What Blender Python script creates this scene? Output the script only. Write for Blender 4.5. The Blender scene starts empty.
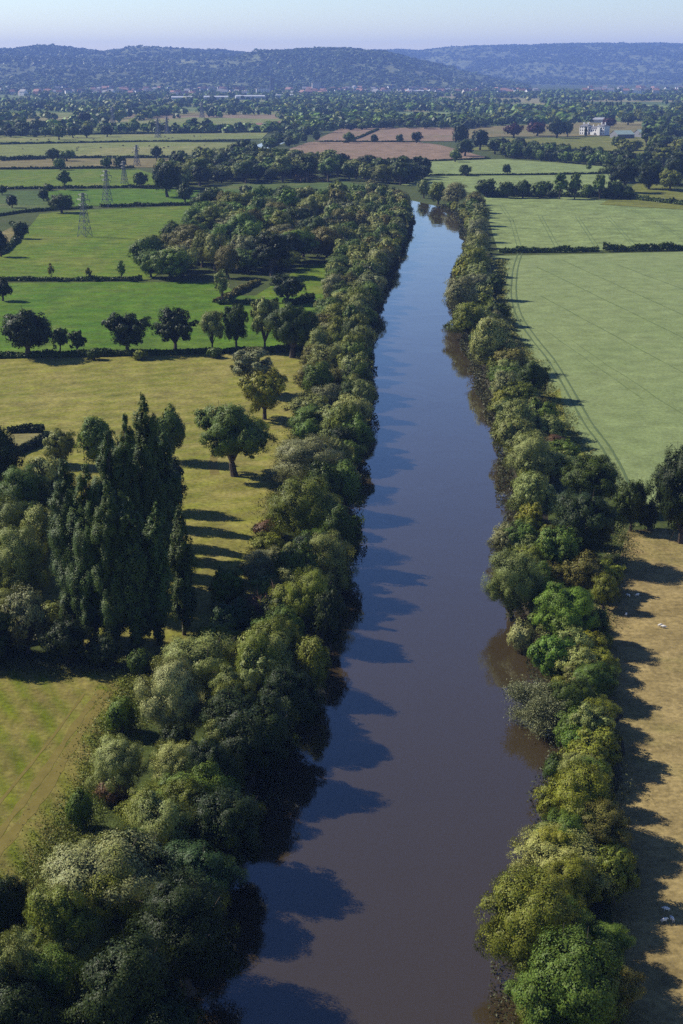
import bpy, math, random
import numpy as np

C = bpy.context.scene.collection
R = math.radians
rng = np.random.default_rng(11)
random.seed(11)

# ------------------------------------------------------------------ camera, sky, sun
CAM_H = 85.0
F_PX = 1024 * 50 / 36.0
PITCH = math.atan((512 - 70) / F_PX)
cam_d = bpy.data.cameras.new('camera')
cam_d.lens = 50
cam_d.sensor_width = 36
cam_d.sensor_fit = 'AUTO'
cam_d.clip_start = 1.0
cam_d.clip_end = 60000
cam = bpy.data.objects.new('camera', cam_d)
C.objects.link(cam)
cam.location = (0, 0, CAM_H)
cam.rotation_euler = (math.pi / 2 - PITCH, 0, 0)
sc = bpy.context.scene
sc.camera = cam

SUN_EL, SUN_FWD = R(38), R(22)          # height of the sun; how far it stands beyond side-on
sun_dir = (-math.cos(SUN_EL) * math.cos(SUN_FWD), math.cos(SUN_EL) * math.sin(SUN_FWD), math.sin(SUN_EL))
world = bpy.data.worlds.new('World')
sc.world = world
world.use_nodes = True
wn = world.node_tree
sky = wn.nodes.new('ShaderNodeTexSky')
sky.sky_type = 'NISHITA'
sky.sun_disc = False
sky.sun_elevation = SUN_EL
sky.sun_rotation = math.atan2(sun_dir[0], sun_dir[1])
sky.altitude = 85
sky.air_density = 1.0
sky.dust_density = 0.1
sky.ozone_density = 1.7
bg = wn.nodes['Background']
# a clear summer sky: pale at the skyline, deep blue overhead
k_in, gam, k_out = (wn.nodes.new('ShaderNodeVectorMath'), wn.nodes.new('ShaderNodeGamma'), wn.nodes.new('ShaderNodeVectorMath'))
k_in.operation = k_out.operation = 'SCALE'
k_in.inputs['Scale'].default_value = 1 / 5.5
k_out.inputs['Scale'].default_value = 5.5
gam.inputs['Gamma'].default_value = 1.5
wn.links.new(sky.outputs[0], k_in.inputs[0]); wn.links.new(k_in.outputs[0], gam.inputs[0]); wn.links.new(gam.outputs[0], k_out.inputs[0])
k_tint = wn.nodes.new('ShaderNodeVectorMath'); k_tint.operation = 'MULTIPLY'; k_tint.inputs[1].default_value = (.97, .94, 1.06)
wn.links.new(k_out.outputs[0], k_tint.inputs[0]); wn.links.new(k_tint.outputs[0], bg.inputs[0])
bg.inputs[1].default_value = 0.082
sun_l = bpy.data.lights.new('sun', 'SUN')
sun_l.energy = 5.0
sun_l.angle = R(0.5)
sun_l.color = (1.0, 0.93, 0.80)
sun = bpy.data.objects.new('sun', sun_l)
C.objects.link(sun)
sun.rotation_euler = (math.pi / 2 - SUN_EL, 0, math.atan2(-sun_dir[0], sun_dir[1]) + math.pi)
from mathutils import Vector, Matrix
sun.rotation_euler = Vector(sun_dir).to_track_quat('Z', 'Y').to_euler()
sc.view_settings.view_transform = 'Standard'
sc.view_settings.look = 'None'
sc.view_settings.gamma = 1
sc.view_settings.use_curve_mapping = False
sc.view_settings.exposure = 0.78
sc.render.engine = 'CYCLES'
sc.cycles.max_bounces = 5
sc.cycles.diffuse_bounces = 1
sc.cycles.glossy_bounces = 2
sc.cycles.transmission_bounces = 2
sc.cycles.transparent_max_bounces = 6
sc.cycles.volume_bounces = 0
sc.cycles.use_denoising = False
sc.cycles.denoiser = 'OPENIMAGEDENOISE'
sc.cycles.denoising_input_passes = 'RGB_ALBEDO_NORMAL'
sc.cycles.denoising_prefilter = 'ACCURATE'
HAZE_DENSITY = 7.2e-5
HAZE_COLOR = (0.28, 0.45, 1.0)

# ------------------------------------------------------------------ picture <-> place
cp, sp_ = math.cos(PITCH), math.sin(PITCH)


def ray(px, py):
    u = (px - 341.5) / F_PX
    v = -(py - 512) / F_PX
    return np.array((u, cp + v * sp_, -sp_ + v * cp))


def at(px, py, z=0.0):
    """the point of the place at height z that the photograph shows at this pixel"""
    d = ray(px, py)
    t = (z - CAM_H) / d[2]
    return (d[0] * t, d[1] * t, z)


def at_d(px, dist):
    """ground point in the direction of column px at a distance in metres"""
    return ((px - 341.5) / F_PX * dist * cp + 0.0, dist)


def px_per_m(x, y, z=0.0):
    return F_PX / (y * cp + (CAM_H - z) * sp_)


def dist_of(py):
    return at(341.5, py)[1]


# ------------------------------------------------------------------ mesh helpers
def tag(o, label=None, cat=None, group=None, kind=None):
    if label: o['label'] = label
    if cat: o['category'] = cat
    if group: o['group'] = group
    if kind: o['kind'] = kind
    return o


def link(name, me, parent=None):
    o = bpy.data.objects.new(name, me)
    C.objects.link(o)
    if parent is not None: o.parent = parent
    return o


def empty(name, loc=(0, 0, 0), rz=0.0):
    o = bpy.data.objects.new(name, None)
    o.empty_display_size = 1
    C.objects.link(o)
    o.location = loc
    o.rotation_euler = (0, 0, rz)
    return o


def quads_mesh(name, V, mat, attr=None, tint=None):
    """V: (n,4,3) array of separate quads; attr: one number per face; tint: one colour per face"""
    n = len(V)
    me = bpy.data.meshes.new(name)
    me.vertices.add(n * 4)
    me.vertices.foreach_set('co', np.ascontiguousarray(V, dtype=np.float32).ravel())
    me.loops.add(n * 4)
    me.loops.foreach_set('vertex_index', np.arange(n * 4, dtype=np.int32))
    me.polygons.add(n)
    me.polygons.foreach_set('loop_start', np.arange(n, dtype=np.int32) * 4)
    if attr is not None:
        a = me.attributes.new('leaf_shade', 'FLOAT', 'FACE')
        a.data.foreach_set('value', np.asarray(attr, dtype=np.float32))
    if tint is not None:
        a = me.attributes.new('leaf_tint', 'FLOAT_COLOR', 'FACE')
        t = np.ones((n, 4), dtype=np.float32)
        t[:, :3] = tint
        a.data.foreach_set('color', t.ravel())
    me.update(calc_edges=True)
    if mat: me.materials.append(mat)
    return me


class MB:
    """collects boxes, bars, tubes and free faces of one part"""
    def __init__(self): self.v, self.f, self.mi = [], [], []
    def face(self, pts, m=0):
        i = len(self.v); self.v += [tuple(p) for p in pts]; self.f.append(tuple(range(i, i + len(pts)))); self.mi.append(m)
    def box(self, x0, x1, y0, y1, z0, z1, m=0):
        p = [(x0, y0, z0), (x1, y0, z0), (x1, y1, z0), (x0, y1, z0), (x0, y0, z1), (x1, y0, z1), (x1, y1, z1), (x0, y1, z1)]
        i = len(self.v); self.v += p
        for q in ((3, 2, 1, 0), (4, 5, 6, 7), (0, 1, 5, 4), (1, 2, 6, 5), (2, 3, 7, 6), (3, 0, 4, 7)):
            self.f.append(tuple(i + k for k in q)); self.mi.append(m)
    def tube(self, a, b, r0, r1, n=6, m=0, cap=True):
        a, b = np.array(a, float), np.array(b, float)
        d = b - a; L = np.linalg.norm(d)
        if L < 1e-9: return
        d /= L
        s = np.cross(d, (0, 0, 1) if abs(d[2]) < .9 else (1, 0, 0)); s /= np.linalg.norm(s); t = np.cross(d, s)
        i = len(self.v)
        for k in range(n):
            w = math.cos(2 * math.pi * k / n) * s + math.sin(2 * math.pi * k / n) * t
            self.v.append(tuple(a + w * r0)); self.v.append(tuple(b + w * r1))
        for k in range(n):
            j = (k + 1) % n
            self.f.append((i + 2 * k, i + 2 * j, i + 2 * j + 1, i + 2 * k + 1)); self.mi.append(m)
        if cap:
            self.f.append(tuple(i + 2 * k + 1 for k in range(n))); self.mi.append(m)
    def path(self, pts, rs, n=6, m=0):
        for k in range(len(pts) - 1): self.tube(pts[k], pts[k + 1], rs[k], rs[k + 1], n, m)
    def mesh(self, name, mats, smooth=False):
        me = bpy.data.meshes.new(name)
        me.from_pydata(self.v, [], self.f)
        for m in (mats if isinstance(mats, (list, tuple)) else [mats]): me.materials.append(m)
        me.polygons.foreach_set('material_index', self.mi)
        if smooth: me.polygons.foreach_set('use_smooth', [True] * len(self.f))
        me.update()
        return me
    def build(self, name, mats, parent=None, smooth=False):
        return link(name, self.mesh(name, mats, smooth), parent)


def lattice(seed, n=256):
    return np.random.default_rng(seed).random((n, n))


_LAT = lattice(5)


def vnoise(x, y):
    x, y = np.asarray(x, float), np.asarray(y, float)
    xi, yi = np.floor(x).astype(int), np.floor(y).astype(int)
    fx, fy = x - xi, y - yi
    fx, fy = fx * fx * (3 - 2 * fx), fy * fy * (3 - 2 * fy)
    g = lambda a, b: _LAT[a % 256, b % 256]
    return (g(xi, yi) * (1 - fx) + g(xi + 1, yi) * fx) * (1 - fy) + (g(xi, yi + 1) * (1 - fx) + g(xi + 1, yi + 1) * fx) * fy


def fbm(x, y, o=4):
    s, a, t = 0, .5, 0
    for k in range(o):
        s = s + a * vnoise(x * 2 ** k + 17.3 * k, y * 2 ** k - 9.1 * k); t += a; a *= .5
    return s / t


# ------------------------------------------------------------------ materials
class NT:
    def __init__(self, name):
        self.m = bpy.data.materials.new(name)
        self.m.use_nodes = True
        self.t = self.m.node_tree
        self.t.nodes.clear()
        self.out = self.n('ShaderNodeOutputMaterial')
    def n(self, kind, **kw):
        x = self.t.nodes.new(kind)
        for k, v in kw.items():
            if k.startswith('i_'):
                key = k[2:]
                x.inputs[int(key) if key.isdigit() else key.replace('_', ' ')].default_value = v
            else: setattr(x, k, v)
        return x
    def l(self, a, b): self.t.links.new(a, b)
    def noise(self, scale, detail=4, rough=.55, vec=None, dist=0.0):
        x = self.n('ShaderNodeTexNoise'); x.inputs['Scale'].default_value = scale; x.inputs['Detail'].default_value = detail
        x.inputs['Roughness'].default_value = rough; x.inputs['Distortion'].default_value = dist
        if vec is not None: self.l(vec, x.inputs['Vector'])
        return x.outputs['Fac']
    def ramp(self, fac, stops):
        x = self.n('ShaderNodeValToRGB')
        e = x.color_ramp.elements
        while len(e) < len(stops): e.new(.5)
        for k, (p, c) in enumerate(stops):
            e[k].position = p; e[k].color = (*c, 1) if len(c) == 3 else c
        self.l(fac, x.inputs[0])
        return x.outputs[0]
    def mix(self, fac, a, b, mode='MIX'):
        x = self.n('ShaderNodeMix', data_type='RGBA', blend_type=mode)
        for s, v in ((0, fac), (6, a), (7, b)):
            if hasattr(v, 'is_linked') or hasattr(v, 'links'): self.l(v, x.inputs[s])
            else: x.inputs[s].default_value = v if s == 0 else (*v, 1)
        return x.outputs[2]
    def math(self, op, a, b=0.0, clamp=False):
        x = self.n('ShaderNodeMath', operation=op, use_clamp=clamp)
        for s, v in ((0, a), (1, b)):
            if hasattr(v, 'links'): self.l(v, x.inputs[s])
            else: x.inputs[s].default_value = v
        return x.outputs[0]
    def pos(self, scale=(1, 1, 1), rot=(0, 0, 0)):
        g = self.n('ShaderNodeNewGeometry')
        mp = self.n('ShaderNodeMapping')
        mp.inputs['Rotation'].default_value = rot
        mp.inputs['Scale'].default_value = scale
        self.l(g.outputs['Position'], mp.inputs['Vector'])
        return mp.outputs[0]
    def surf(self, color, rough=.9, spec=.2, bump=None, strength=.4, dist=.1):
        p = self.n('ShaderNodeBsdfPrincipled')
        if hasattr(color, 'links'): self.l(color, p.inputs['Base Color'])
        else: p.inputs['Base Color'].default_value = (*color, 1)
        p.inputs['Roughness'].default_value = rough
        p.inputs['Specular IOR Level'].default_value = spec
        if bump is not None:
            b = self.n('ShaderNodeBump', i_Strength=strength, i_Distance=dist)
            self.l(bump, b.inputs['Height']); self.l(b.outputs[0], p.inputs['Normal'])
        self.l(p.outputs[0], self.out.inputs[0])
        return p


def plain(name, col, rough=.8, spec=.25, var=.25, scale=.8):
    t = NT(name)
    c = t.mix(t.noise(scale, 5, vec=t.pos()), tuple(k * (1 - var) for k in col), tuple(min(1, k * (1 + var)) for k in col))
    t.surf(c, rough, spec)
    return t.m


def leaf_material(name, source):
    t = NT(name)
    if source == 'object':
        oi = t.n('ShaderNodeObjectInfo'); col = oi.outputs['Color']
    else:
        at_ = t.n('ShaderNodeAttribute', attribute_name='leaf_tint'); col = at_.outputs['Color']
    a = t.n('ShaderNodeAttribute', attribute_name='leaf_shade')
    k = t.math('ADD', t.math('MULTIPLY', a.outputs['Fac'], .9), .55)
    c = t.mix(1.0, col, t.n('ShaderNodeCombineColor').outputs[0], 'MULTIPLY')
    cc = t.t.nodes[-2] if False else None
    comb = [n for n in t.t.nodes if n.bl_idname == 'ShaderNodeCombineColor'][0]
    for i in range(3): t.l(k, comb.inputs[i])
    # sprays differ in hue too: some yellower, some greyer
    hsv = t.n('ShaderNodeHueSaturation')
    t.l(c, hsv.inputs['Color'])
    h = t.math('ADD', t.math('MULTIPLY', t.math('FRACT', t.math('MULTIPLY', a.outputs['Fac'], 7.31)), .035), .4825)
    t.l(h, hsv.inputs['Hue'])
    p = t.n('ShaderNodeBsdfPrincipled', i_Roughness=.5)
    p.inputs['Specular IOR Level'].default_value = .12
    t.l(hsv.outputs[0], p.inputs['Base Color'])
    tr = t.n('ShaderNodeBsdfTranslucent')
    warm = t.mix(1.0, hsv.outputs[0], (1.25, 1.2, .55), 'MULTIPLY')
    t.l(warm, tr.inputs[0])
    mx = t.n('ShaderNodeMixShader', i_0=.09)
    t.l(p.outputs[0], mx.inputs[1]); t.l(tr.outputs[0], mx.inputs[2]); t.l(mx.outputs[0], t.out.inputs[0])
    return t.m


M = {}
M['leaf'] = leaf_material('leaf', 'object')
M['leaf_mass'] = leaf_material('leaf_mass', 'tint')
M['bark'] = plain('bark', (.075, .06, .045), .95, .1, .35, 3)
M['pale_bark'] = plain('pale_bark', (.22, .19, .16), .95, .1, .3, 3)
M['twig'] = plain('twig', (.16, .10, .075), .9, .1, .4, 2)


def grass_mat(name, c0, c1, c2=None, big=.02, fine=1.6, stripe=None, patch=None, bump=.35, rough_amt=1.0):
    """c0,c1: two grass colours; c2: dry or bare colour in patches; stripe: (angle, spacing, amount)"""
    t = NT(name)
    P = t.pos()
    a = t.noise(big, 6, .6, P, .6)
    f = t.noise(fine, 6, .7, P)
    m = t.noise(fine * .17, 5, .6, P)
    c = t.mix(t.ramp(a, [(.3, (0, 0, 0)), (.7, (1, 1, 1))]), c0, c1)
    if stripe:
        ang, sp, amt = stripe
        w = t.n('ShaderNodeTexWave', wave_type='BANDS', bands_direction='X')
        w.inputs['Scale'].default_value = 1.0
        w.inputs['Distortion'].default_value = 2.2
        w.inputs['Detail'].default_value = 3
        w.inputs['Detail Scale'].default_value = .6
        q = t.pos((.314 / sp,) * 3, (0, 0, ang))
        t.l(q, w.inputs['Vector'])
        c = t.mix(t.math('MULTIPLY', w.outputs['Fac'], amt), c, c2 or c1)
        # long streaks along the mowing
        s = t.noise(1.0, 5, .65, t.pos((1.1 / sp, .05 / sp, .3), (0, 0, ang)))
        c = t.mix(t.math('MULTIPLY', t.ramp(s, [(.45, (0, 0, 0)), (.68, (1, 1, 1))]), amt), c, c2 or c1)
    if patch:
        pn = t.noise(patch[0], 6, .62, P, .8)
        c = t.mix(t.math('MULTIPLY', t.ramp(pn, [(patch[1], (0, 0, 0)), (patch[1] + .14, (1, 1, 1))]), patch[2]), c, c2)
    c = t.mix(.75 * rough_amt, c, t.ramp(m, [(.28, (.5, .5, .47)), (.72, (1.42, 1.42, 1.38))]), 'MULTIPLY')
    c = t.mix(.8 * rough_amt, c, t.ramp(f, [(.28, (.42, .42, .4)), (.72, (1.55, 1.55, 1.5))]), 'MULTIPLY')
    t.surf(c, .95, .08, f, bump, .25)
    return t.m


M['rough'] = grass_mat('rough_grass', (.036, .052, .012), (.058, .074, .020), (.075, .07, .035), patch=(.05, .55, .6))
M['meadow'] = grass_mat('mown_meadow', (.158, .152, .026), (.114, .128, .017), (.200, .170, .056), .03, .9, (R(62), 7, .45), (.06, .5, .6))
M['hay'] = grass_mat('mown_hayfield', (.074, .102, .006), (.108, .116, .010), (.165, .130, .045), .05, 1.2, (R(-28), 3.4, .55), (.12, .52, .6))
M['stubble'] = grass_mat('dry_pasture', (.200, .152, .065), (.240, .185, .085), (.150, .132, .045), .03, 1.2, None, (.05, .5, .6))
M['bright'] = grass_mat('bright_pasture', (.038, .100, .002), (.062, .118, .004), (.10, .13, .02), .03, .7, (R(80), 14, .2), (.05, .52, .5))
M['bright2'] = grass_mat('yellow_pasture', (.052, .108, .003), (.082, .128, .006), (.13, .14, .025), .02, .7, (R(-70), 10, .3), (.03, .5, .55))
M['green3'] = grass_mat('cool_pasture', (.045, .078, .018), (.066, .094, .022), (.11, .11, .04), .012, .6, None, (.012, .55, .5))
M['crop'] = grass_mat('cereal_crop', (.142, .182, .072), (.172, .208, .090), (.115, .152, .05), .03, .9, (R(54), 12, .15), (.03, .54, .35), .6, .62)
M['crop_far'] = grass_mat('far_crop', (.138, .18, .065), (.168, .205, .078), (.12, .16, .06), .008, .5, (R(70), 16, .15), None)
M['pale'] = grass_mat('pale_pasture', (.115, .142, .036), (.150, .162, .048), (.19, .17, .075), .006, .35, None, (.006, .5, .5))
M['brown'] = grass_mat('dry_brown_field', (.155, .125, .055), (.135, .118, .048), (.10, .11, .035), .008, .4, None, (.01, .5, .6))
M['plough'] = grass_mat('ploughed_field', (.195, .130, .095), (.17, .115, .08), (.125, .12, .05), .006, .4, (R(80), 22, .15), (.006, .58, .7))
M['park'] = grass_mat('parkland', (.10, .115, .02), (.13, .13, .03), (.17, .15, .05), .01, .4, None, (.01, .5, .5))
M['hill'] = grass_mat('hill_pasture', (.07, .09, .032), (.15, .16, .07), (.20, .19, .10), .0016, .02, None, (.003, .6, .8), 0)
M['track'] = plain('trodden_shaded_crop', (.075, .105, .045), .95, .1, .3, .6)  # darker green paints in both the crop gap and its shadow
M['faint'] = plain('brushed_shaded_crop', (.088, .122, .045), .95, .1, .3, .3)  # fainter tracks, crop shadow likewise put into the green
M['earth'] = plain('worn_earth', (.128, .105, .026), .95, .1, .4, .5)
M['margin'] = grass_mat('rank_grass', (.16, .17, .03), (.13, .16, .035), (.19, .16, .05), .06, 1.2, None, (.1, .5, .6))


def water_mat():
    t = NT('river_water')
    P = t.pos()
    n1 = t.noise(.9, 4, .6, t.pos((1, .45, 1)), .4)
    n2 = t.noise(.06, 3, .5, t.pos((1, .5, 1)), .6)
    wind = t.noise(.02, 3, .5, t.pos((.6, 2.2, 1), (0, 0, .25)), 1.0)
    amp = t.ramp(wind, [(.4, (.35,) * 3), (.62, (1,) * 3)])
    h = t.math('ADD', t.math('MULTIPLY', t.math('MULTIPLY', n1, .013), amp), t.math('MULTIPLY', n2, .12))
    p = t.surf((.085, .062, .040), .03, .5, h, .9, 1.0)
    p.inputs['IOR'].default_value = 1.65
    p.inputs['Specular Tint'].default_value = (.8, .92, 1, 1)
    mud = t.mix(t.noise(.015, 4, .5, P, .5), (.031, .023, .012), (.041, .030, .016))
    t.l(mud, p.inputs['Base Color'])
    return t.m


M['water'] = water_mat()
M['bank'] = plain('river_bank', (.040, .034, .020), .95, .1, .4, .7)
M['white_wall'] = plain('white_render', (.72, .70, .66), .8, .2, .08)
M['cream'] = plain('cream_wall', (.55, .50, .42), .8, .2, .1)
M['brick'] = plain('brick_wall', (.30, .16, .11), .85, .15, .2)
M['tile'] = plain('roof_tile', (.27, .155, .12), .85, .15, .25)
M['slate'] = plain('slate_roof', (.13, .13, .14), .6, .3, .2)
M['metal_roof'] = plain('green_metal_roof', (.20, .27, .25), .6, .3, .12, .2)
M['pale_roof'] = plain('pale_metal_roof', (.36, .37, .38), .55, .4, .08, .05)
M['glass'] = plain('dark_window', (.03, .035, .04), .15, .5, .1)
M['steel'] = plain('galvanised_steel', (.15, .155, .16), .5, .5, .1)
M['insul'] = plain('glass_insulator', (.10, .12, .11), .2, .5, .1)
M['wool'] = plain('wool', (.75, .71, .64), .95, .05, .12, 6)
M['dark_hide'] = plain('dark_hide', (.05, .035, .028), .8, .15, .3, 2)
M['dark_face'] = plain('dark_face', (.10, .08, .07), .8, .1, .1)
M['yellow'] = plain('yellow_paint', (.65, .48, .06), .5, .4, .05)

# ------------------------------------------------------------------ ground, fields, river
def sheet(name, pts, mat, z):
    me = bpy.data.meshes.new(name)
    me.from_pydata([(p[0], p[1], z) for p in pts], [], [tuple(range(len(pts)))])
    me.materials.append(mat); me.update()
    if me.polygons[0].normal.z < 0: me.flip_normals()
    o = link(name, me)
    o['kind'] = 'structure'
    return o


sheet('ground', [(-12000, -700), (12000, -700), (12000, 18000), (-12000, 18000)], M['rough'], 0)

_z = [0.02]


def field(mat, *px):
    pts = [at(*p)[:2] for p in px]
    far = max(p[1] for p in pts)
    _z[0] += .006
    return sheet('field', pts, M[mat], _z[0] + (.15 if far > 900 else 0) + (.25 if far > 2000 else 0))


# the crop side of the river
field('crop', (492, 256), (720, 251), (1250, 245), (1250, 505), (700, 505), (640, 505), (612, 488), (590, 462), (566, 425), (548, 395), (528, 358), (508, 330), (496, 296))
field('crop_far', (484, 197), (560, 197), (640, 200), (740, 208), (1250, 225), (1250, 244), (720, 249.5), (498, 251.5), (490, 225))
field('stubble', (628, 530), (1200, 522), (1700, 1500), (640, 1500), (622, 1024), (606, 860), (602, 720), (608, 600))
field('margin', (560, 388), (566, 425), (590, 462), (580, 462), (556, 425), (550, 395))
# the meadow side
field('hay', (-700, 668), (60, 668), (140, 671), (140, 690), (124, 722), (94, 795), (48, 868), (-10, 960), (-120, 1100), (-1500, 1100))
field('meadow', (-500, 357), (0, 357), (240, 353), (330, 352), (322, 400), (300, 440), (280, 500), (268, 560), (240, 620), (150, 655), (40, 640), (-600, 620))
field('bright', (-400, 284), (0, 283), (140, 282), (222, 283), (240, 296), (330, 294), (325, 348), (240, 350), (0, 354), (-400, 360))
field('bright2', (252, 298), (300, 268), (338, 262), (336, 293), (300, 296))
field('bright2', (-300, 278), (18, 242), (40, 214), (90, 210), (200, 206), (205, 240), (150, 280), (0, 280))
field('brown', (-60, 240), (2, 232), (14, 226), (20, 236), (0, 262), (-60, 275))
field('green3', (-300, 214), (-20, 218), (36, 211), (52, 207), (42, 191), (-300, 192))
field('bright', (52, 207), (100, 206), (198, 204), (200, 190), (120, 189), (44, 191))
field('bright2', (-300, 188.5), (0, 188), (155, 187), (160, 176), (136, 169), (20, 170), (-300, 171))
field('brown', (-300, 168.5), (30, 168), (132, 167.5), (168, 168), (172, 158.6), (60, 159), (-300, 160))
field('pale', (-300, 157.5), (60, 157.5), (172, 157), (220, 152), (250, 143), (150, 142), (0, 145), (-300, 146))
field('pale', (-300, 143.5), (0, 143.5), (150, 141), (262, 139), (268, 133), (150, 134.5), (0, 136), (-300, 137))
field('pale', (84, 131), (150, 132), (280, 130), (300, 120), (190, 117.5), (100, 125))
field('green3', (210, 185), (345, 182), (372, 187), (372, 192), (262, 193.5), (212, 193))
field('plough', (272, 155), (345, 159.5), (430, 160.2), (486, 157.5), (440, 145), (420, 142.5), (342, 142.3), (310, 142))
field('plough', (314, 141), (342, 141.3), (452, 141.5), (470, 138), (455, 128), (380, 128), (340, 129))
field('crop_far', (340, 161), (430, 161.8), (500, 159.3), (560, 163), (618, 168), (616, 172.8), (560, 174), (430, 175), (340, 172))
field('crop_far', (430, 176.3), (560, 175.4), (616, 174.2), (622, 180), (600, 192), (500, 194), (470, 193), (400, 185))
field('crop_far', (390, 120), (500, 121), (506, 115), (440, 112.5), (395, 113))
field('park', (470, 150), (560, 158), (625, 163), (665, 160), (680, 140), (620, 136), (560, 138), (500, 138))
field('brown', (456, 140), (500, 137), (560, 137), (640, 135), (660, 124), (560, 124), (480, 127), (458, 131))
field('crop_far', (505, 110), (620, 109), (680, 107), (640, 104.5), (560, 105), (500, 107))
def patchwork():
    """the far plain's land: a patchwork of grass, hay and bare fields"""
    t = NT('plain_land')
    v = t.n('ShaderNodeTexVoronoi', feature='F1'); v.inputs['Scale'].default_value = 1.0; v.inputs['Randomness'].default_value = .75
    t.l(t.pos((1 / 240, 1 / 330, 0), (0, 0, .2)), v.inputs['Vector'])
    sp = t.n('ShaderNodeSeparateColor'); t.l(v.outputs['Color'], sp.inputs[0])
    r_ = t.n('ShaderNodeValToRGB'); r_.color_ramp.interpolation = 'CONSTANT'
    e = r_.color_ramp.elements
    cs = [(0, (.085, .12, .03)), (.22, (.14, .15, .05)), (.42, (.07, .10, .028)), (.6, (.18, .165, .075)), (.75, (.11, .14, .045)), (.9, (.17, .13, .08))]
    while len(e) < len(cs): e.new(.5)
    for k, (p, c) in enumerate(cs): e[k].position = p; e[k].color = (*c, 1)
    t.l(sp.outputs[0], r_.inputs[0])
    f = t.noise(.02, 5, .6, t.pos())
    t.surf(t.mix(.6, r_.outputs[0], t.ramp(f, [(.3, (.7, .7, .7)), (.7, (1.25, 1.25, 1.2))]), 'MULTIPLY'), .95, .05)
    sheet('ground', [(-9000, 2350), (9000, 2350), (9000, 6600), (-9000, 6600)], t.m, .15)


patchwork()
field('pale', (-300, 119), (0, 118), (75, 117.5), (80, 113), (0, 113), (-300, 114))
field('pale', (-250, 131), (0, 129), (20, 127), (75, 125), (60, 121), (-250, 123))
field('brown', (180, 116), (250, 114.5), (250, 112.5), (190, 113))
field('park', (600, 205), (684, 210), (760, 212), (760, 195), (684, 190), (640, 182))

# river: water edges at ground level, near to far
LB = [(-150, 1500), (-10, 1200), (76, 1024), (122, 960), (174, 900), (210, 850), (246, 800), (262, 740), (288, 700), (304, 650), (326, 600), (340, 550), (346, 500), (358, 450), (366, 400), (362, 350), (374, 300), (396, 250), (408, 220), (401, 211), (386, 205.5), (330, 190), (270, 172), (232, 160), (236, 153), (266, 142), (292, 133), (312, 124), (322, 116)]
RB = [(560, 1500), (530, 1200), (522, 1024), (527, 960), (540, 900), (552, 850), (566, 800), (566, 750), (562, 700), (540, 650), (522, 600), (512, 550), (518, 500), (508, 450), (492, 400), (476, 350), (458, 300), (462, 275), (470, 250), (466, 225), (452, 211.5), (428, 204.8), (340, 184.5), (292, 167), (255, 157.5), (262, 152), (286, 141.5), (306, 132.5), (322, 124), (330, 116)]


def poly_ground(pl): return [at(*p)[:2] for p in pl]


def smooth(pl, n=3):
    P = [np.array(p) for p in pl]
    out = []
    for i in range(len(P) - 1):
        a, b, c, d = P[max(i - 1, 0)], P[i], P[i + 1], P[min(i + 2, len(P) - 1)]
        for k in range(n):
            t = k / n
            out.append(.5 * ((2 * b) + (c - a) * t + (2 * a - 5 * b + 4 * c - d) * t * t + (3 * b - a - 3 * c + d) * t ** 3))
    out.append(P[-1])
    return [tuple(p) for p in out]


LBg, RBg = smooth(poly_ground(LB), 4), smooth(poly_ground(RB[:-1] if len(RB) > len(LB) else RB), 4)


def wob(pl, amp=1.0):
    return [(x + amp * (vnoise(x * .13 + 3, y * .13) - .5) * 2, y) for x, y in pl]


LBg, RBg = wob(LBg), wob(RBg)
n = min(len(LBg), len(RBg))
me = bpy.data.meshes.new('river')
me.from_pydata([(x - 1.5, y, .05) for x, y in LBg[:n]] + [(x + 1.5, y, .05) for x, y in RBg[:n]], [], [(i, i + 1, n + i + 1, n + i) for i in range(n - 1)])
me.materials.append(M['water']); me.update()
if me.polygons[0].normal.z < 0: me.flip_normals()
tag(link('river', me), kind='structure')


def berm(edge, side):
    """earth bank that rises from the water's edge and falls away inland"""
    rows = []
    for i, (x, y) in enumerate(edge):
        a, b = edge[max(i - 1, 0)], edge[min(i + 1, len(edge) - 1)]
        d = np.array((b[0] - a[0], b[1] - a[1])); d /= np.linalg.norm(d) + 1e-9
        nrm = np.array((-d[1], d[0])) * side
        k = 1 + .5 * (vnoise(x * .3, y * .3) - .5)
        rows.append([(x + nrm[0] * o * k, y + nrm[1] * o * k, z) for o, z in ((-.3, -.2), (.4, .45), (1.5, .95 * k), (3.2, .8), (6.5, -.05))])
    v = [p for r in rows for p in r]
    f = [(i * 5 + j, i * 5 + j + 1, i * 5 + j + 6, i * 5 + j + 5) for i in range(len(rows) - 1) for j in range(4)]
    me = bpy.data.meshes.new('river_bank'); me.from_pydata(v, [], f); me.materials.append(M['bank']); me.update()
    if me.polygons[len(f) // 2].normal.z < 0: me.flip_normals()
    tag(link('ground_bank', me), kind='structure')


n1 = sum(1 for p in LBg if p[1] < 950)
berm(LBg[:n1], 1)
n2 = sum(1 for p in RBg if p[1] < 950)
berm(RBg[:n2], -1)


def strip(name, pts, w, mat, z, jag=0.0, kind='structure'):
    """a narrow flat band along ground points"""
    v = []
    for i, p in enumerate(pts):
        a, b = pts[max(i - 1, 0)], pts[min(i + 1, len(pts) - 1)]
        d = np.array((b[0] - a[0], b[1] - a[1])); d /= np.linalg.norm(d) + 1e-9
        k = w * .5 * (1 + jag * (random.random() - .5))
        v += [(p[0] - d[1] * k, p[1] + d[0] * k, z), (p[0] + d[1] * k, p[1] - d[0] * k, z)]
    f = [(2 * i, 2 * i + 1, 2 * i + 3, 2 * i + 2) for i in range(len(pts) - 1)]
    me = bpy.data.meshes.new(name); me.from_pydata(v, [], f); me.materials.append(mat); me.update()
    if me.polygons[0].normal.z < 0: me.flip_normals()
    return tag(link(name, me), kind=kind)


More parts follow.
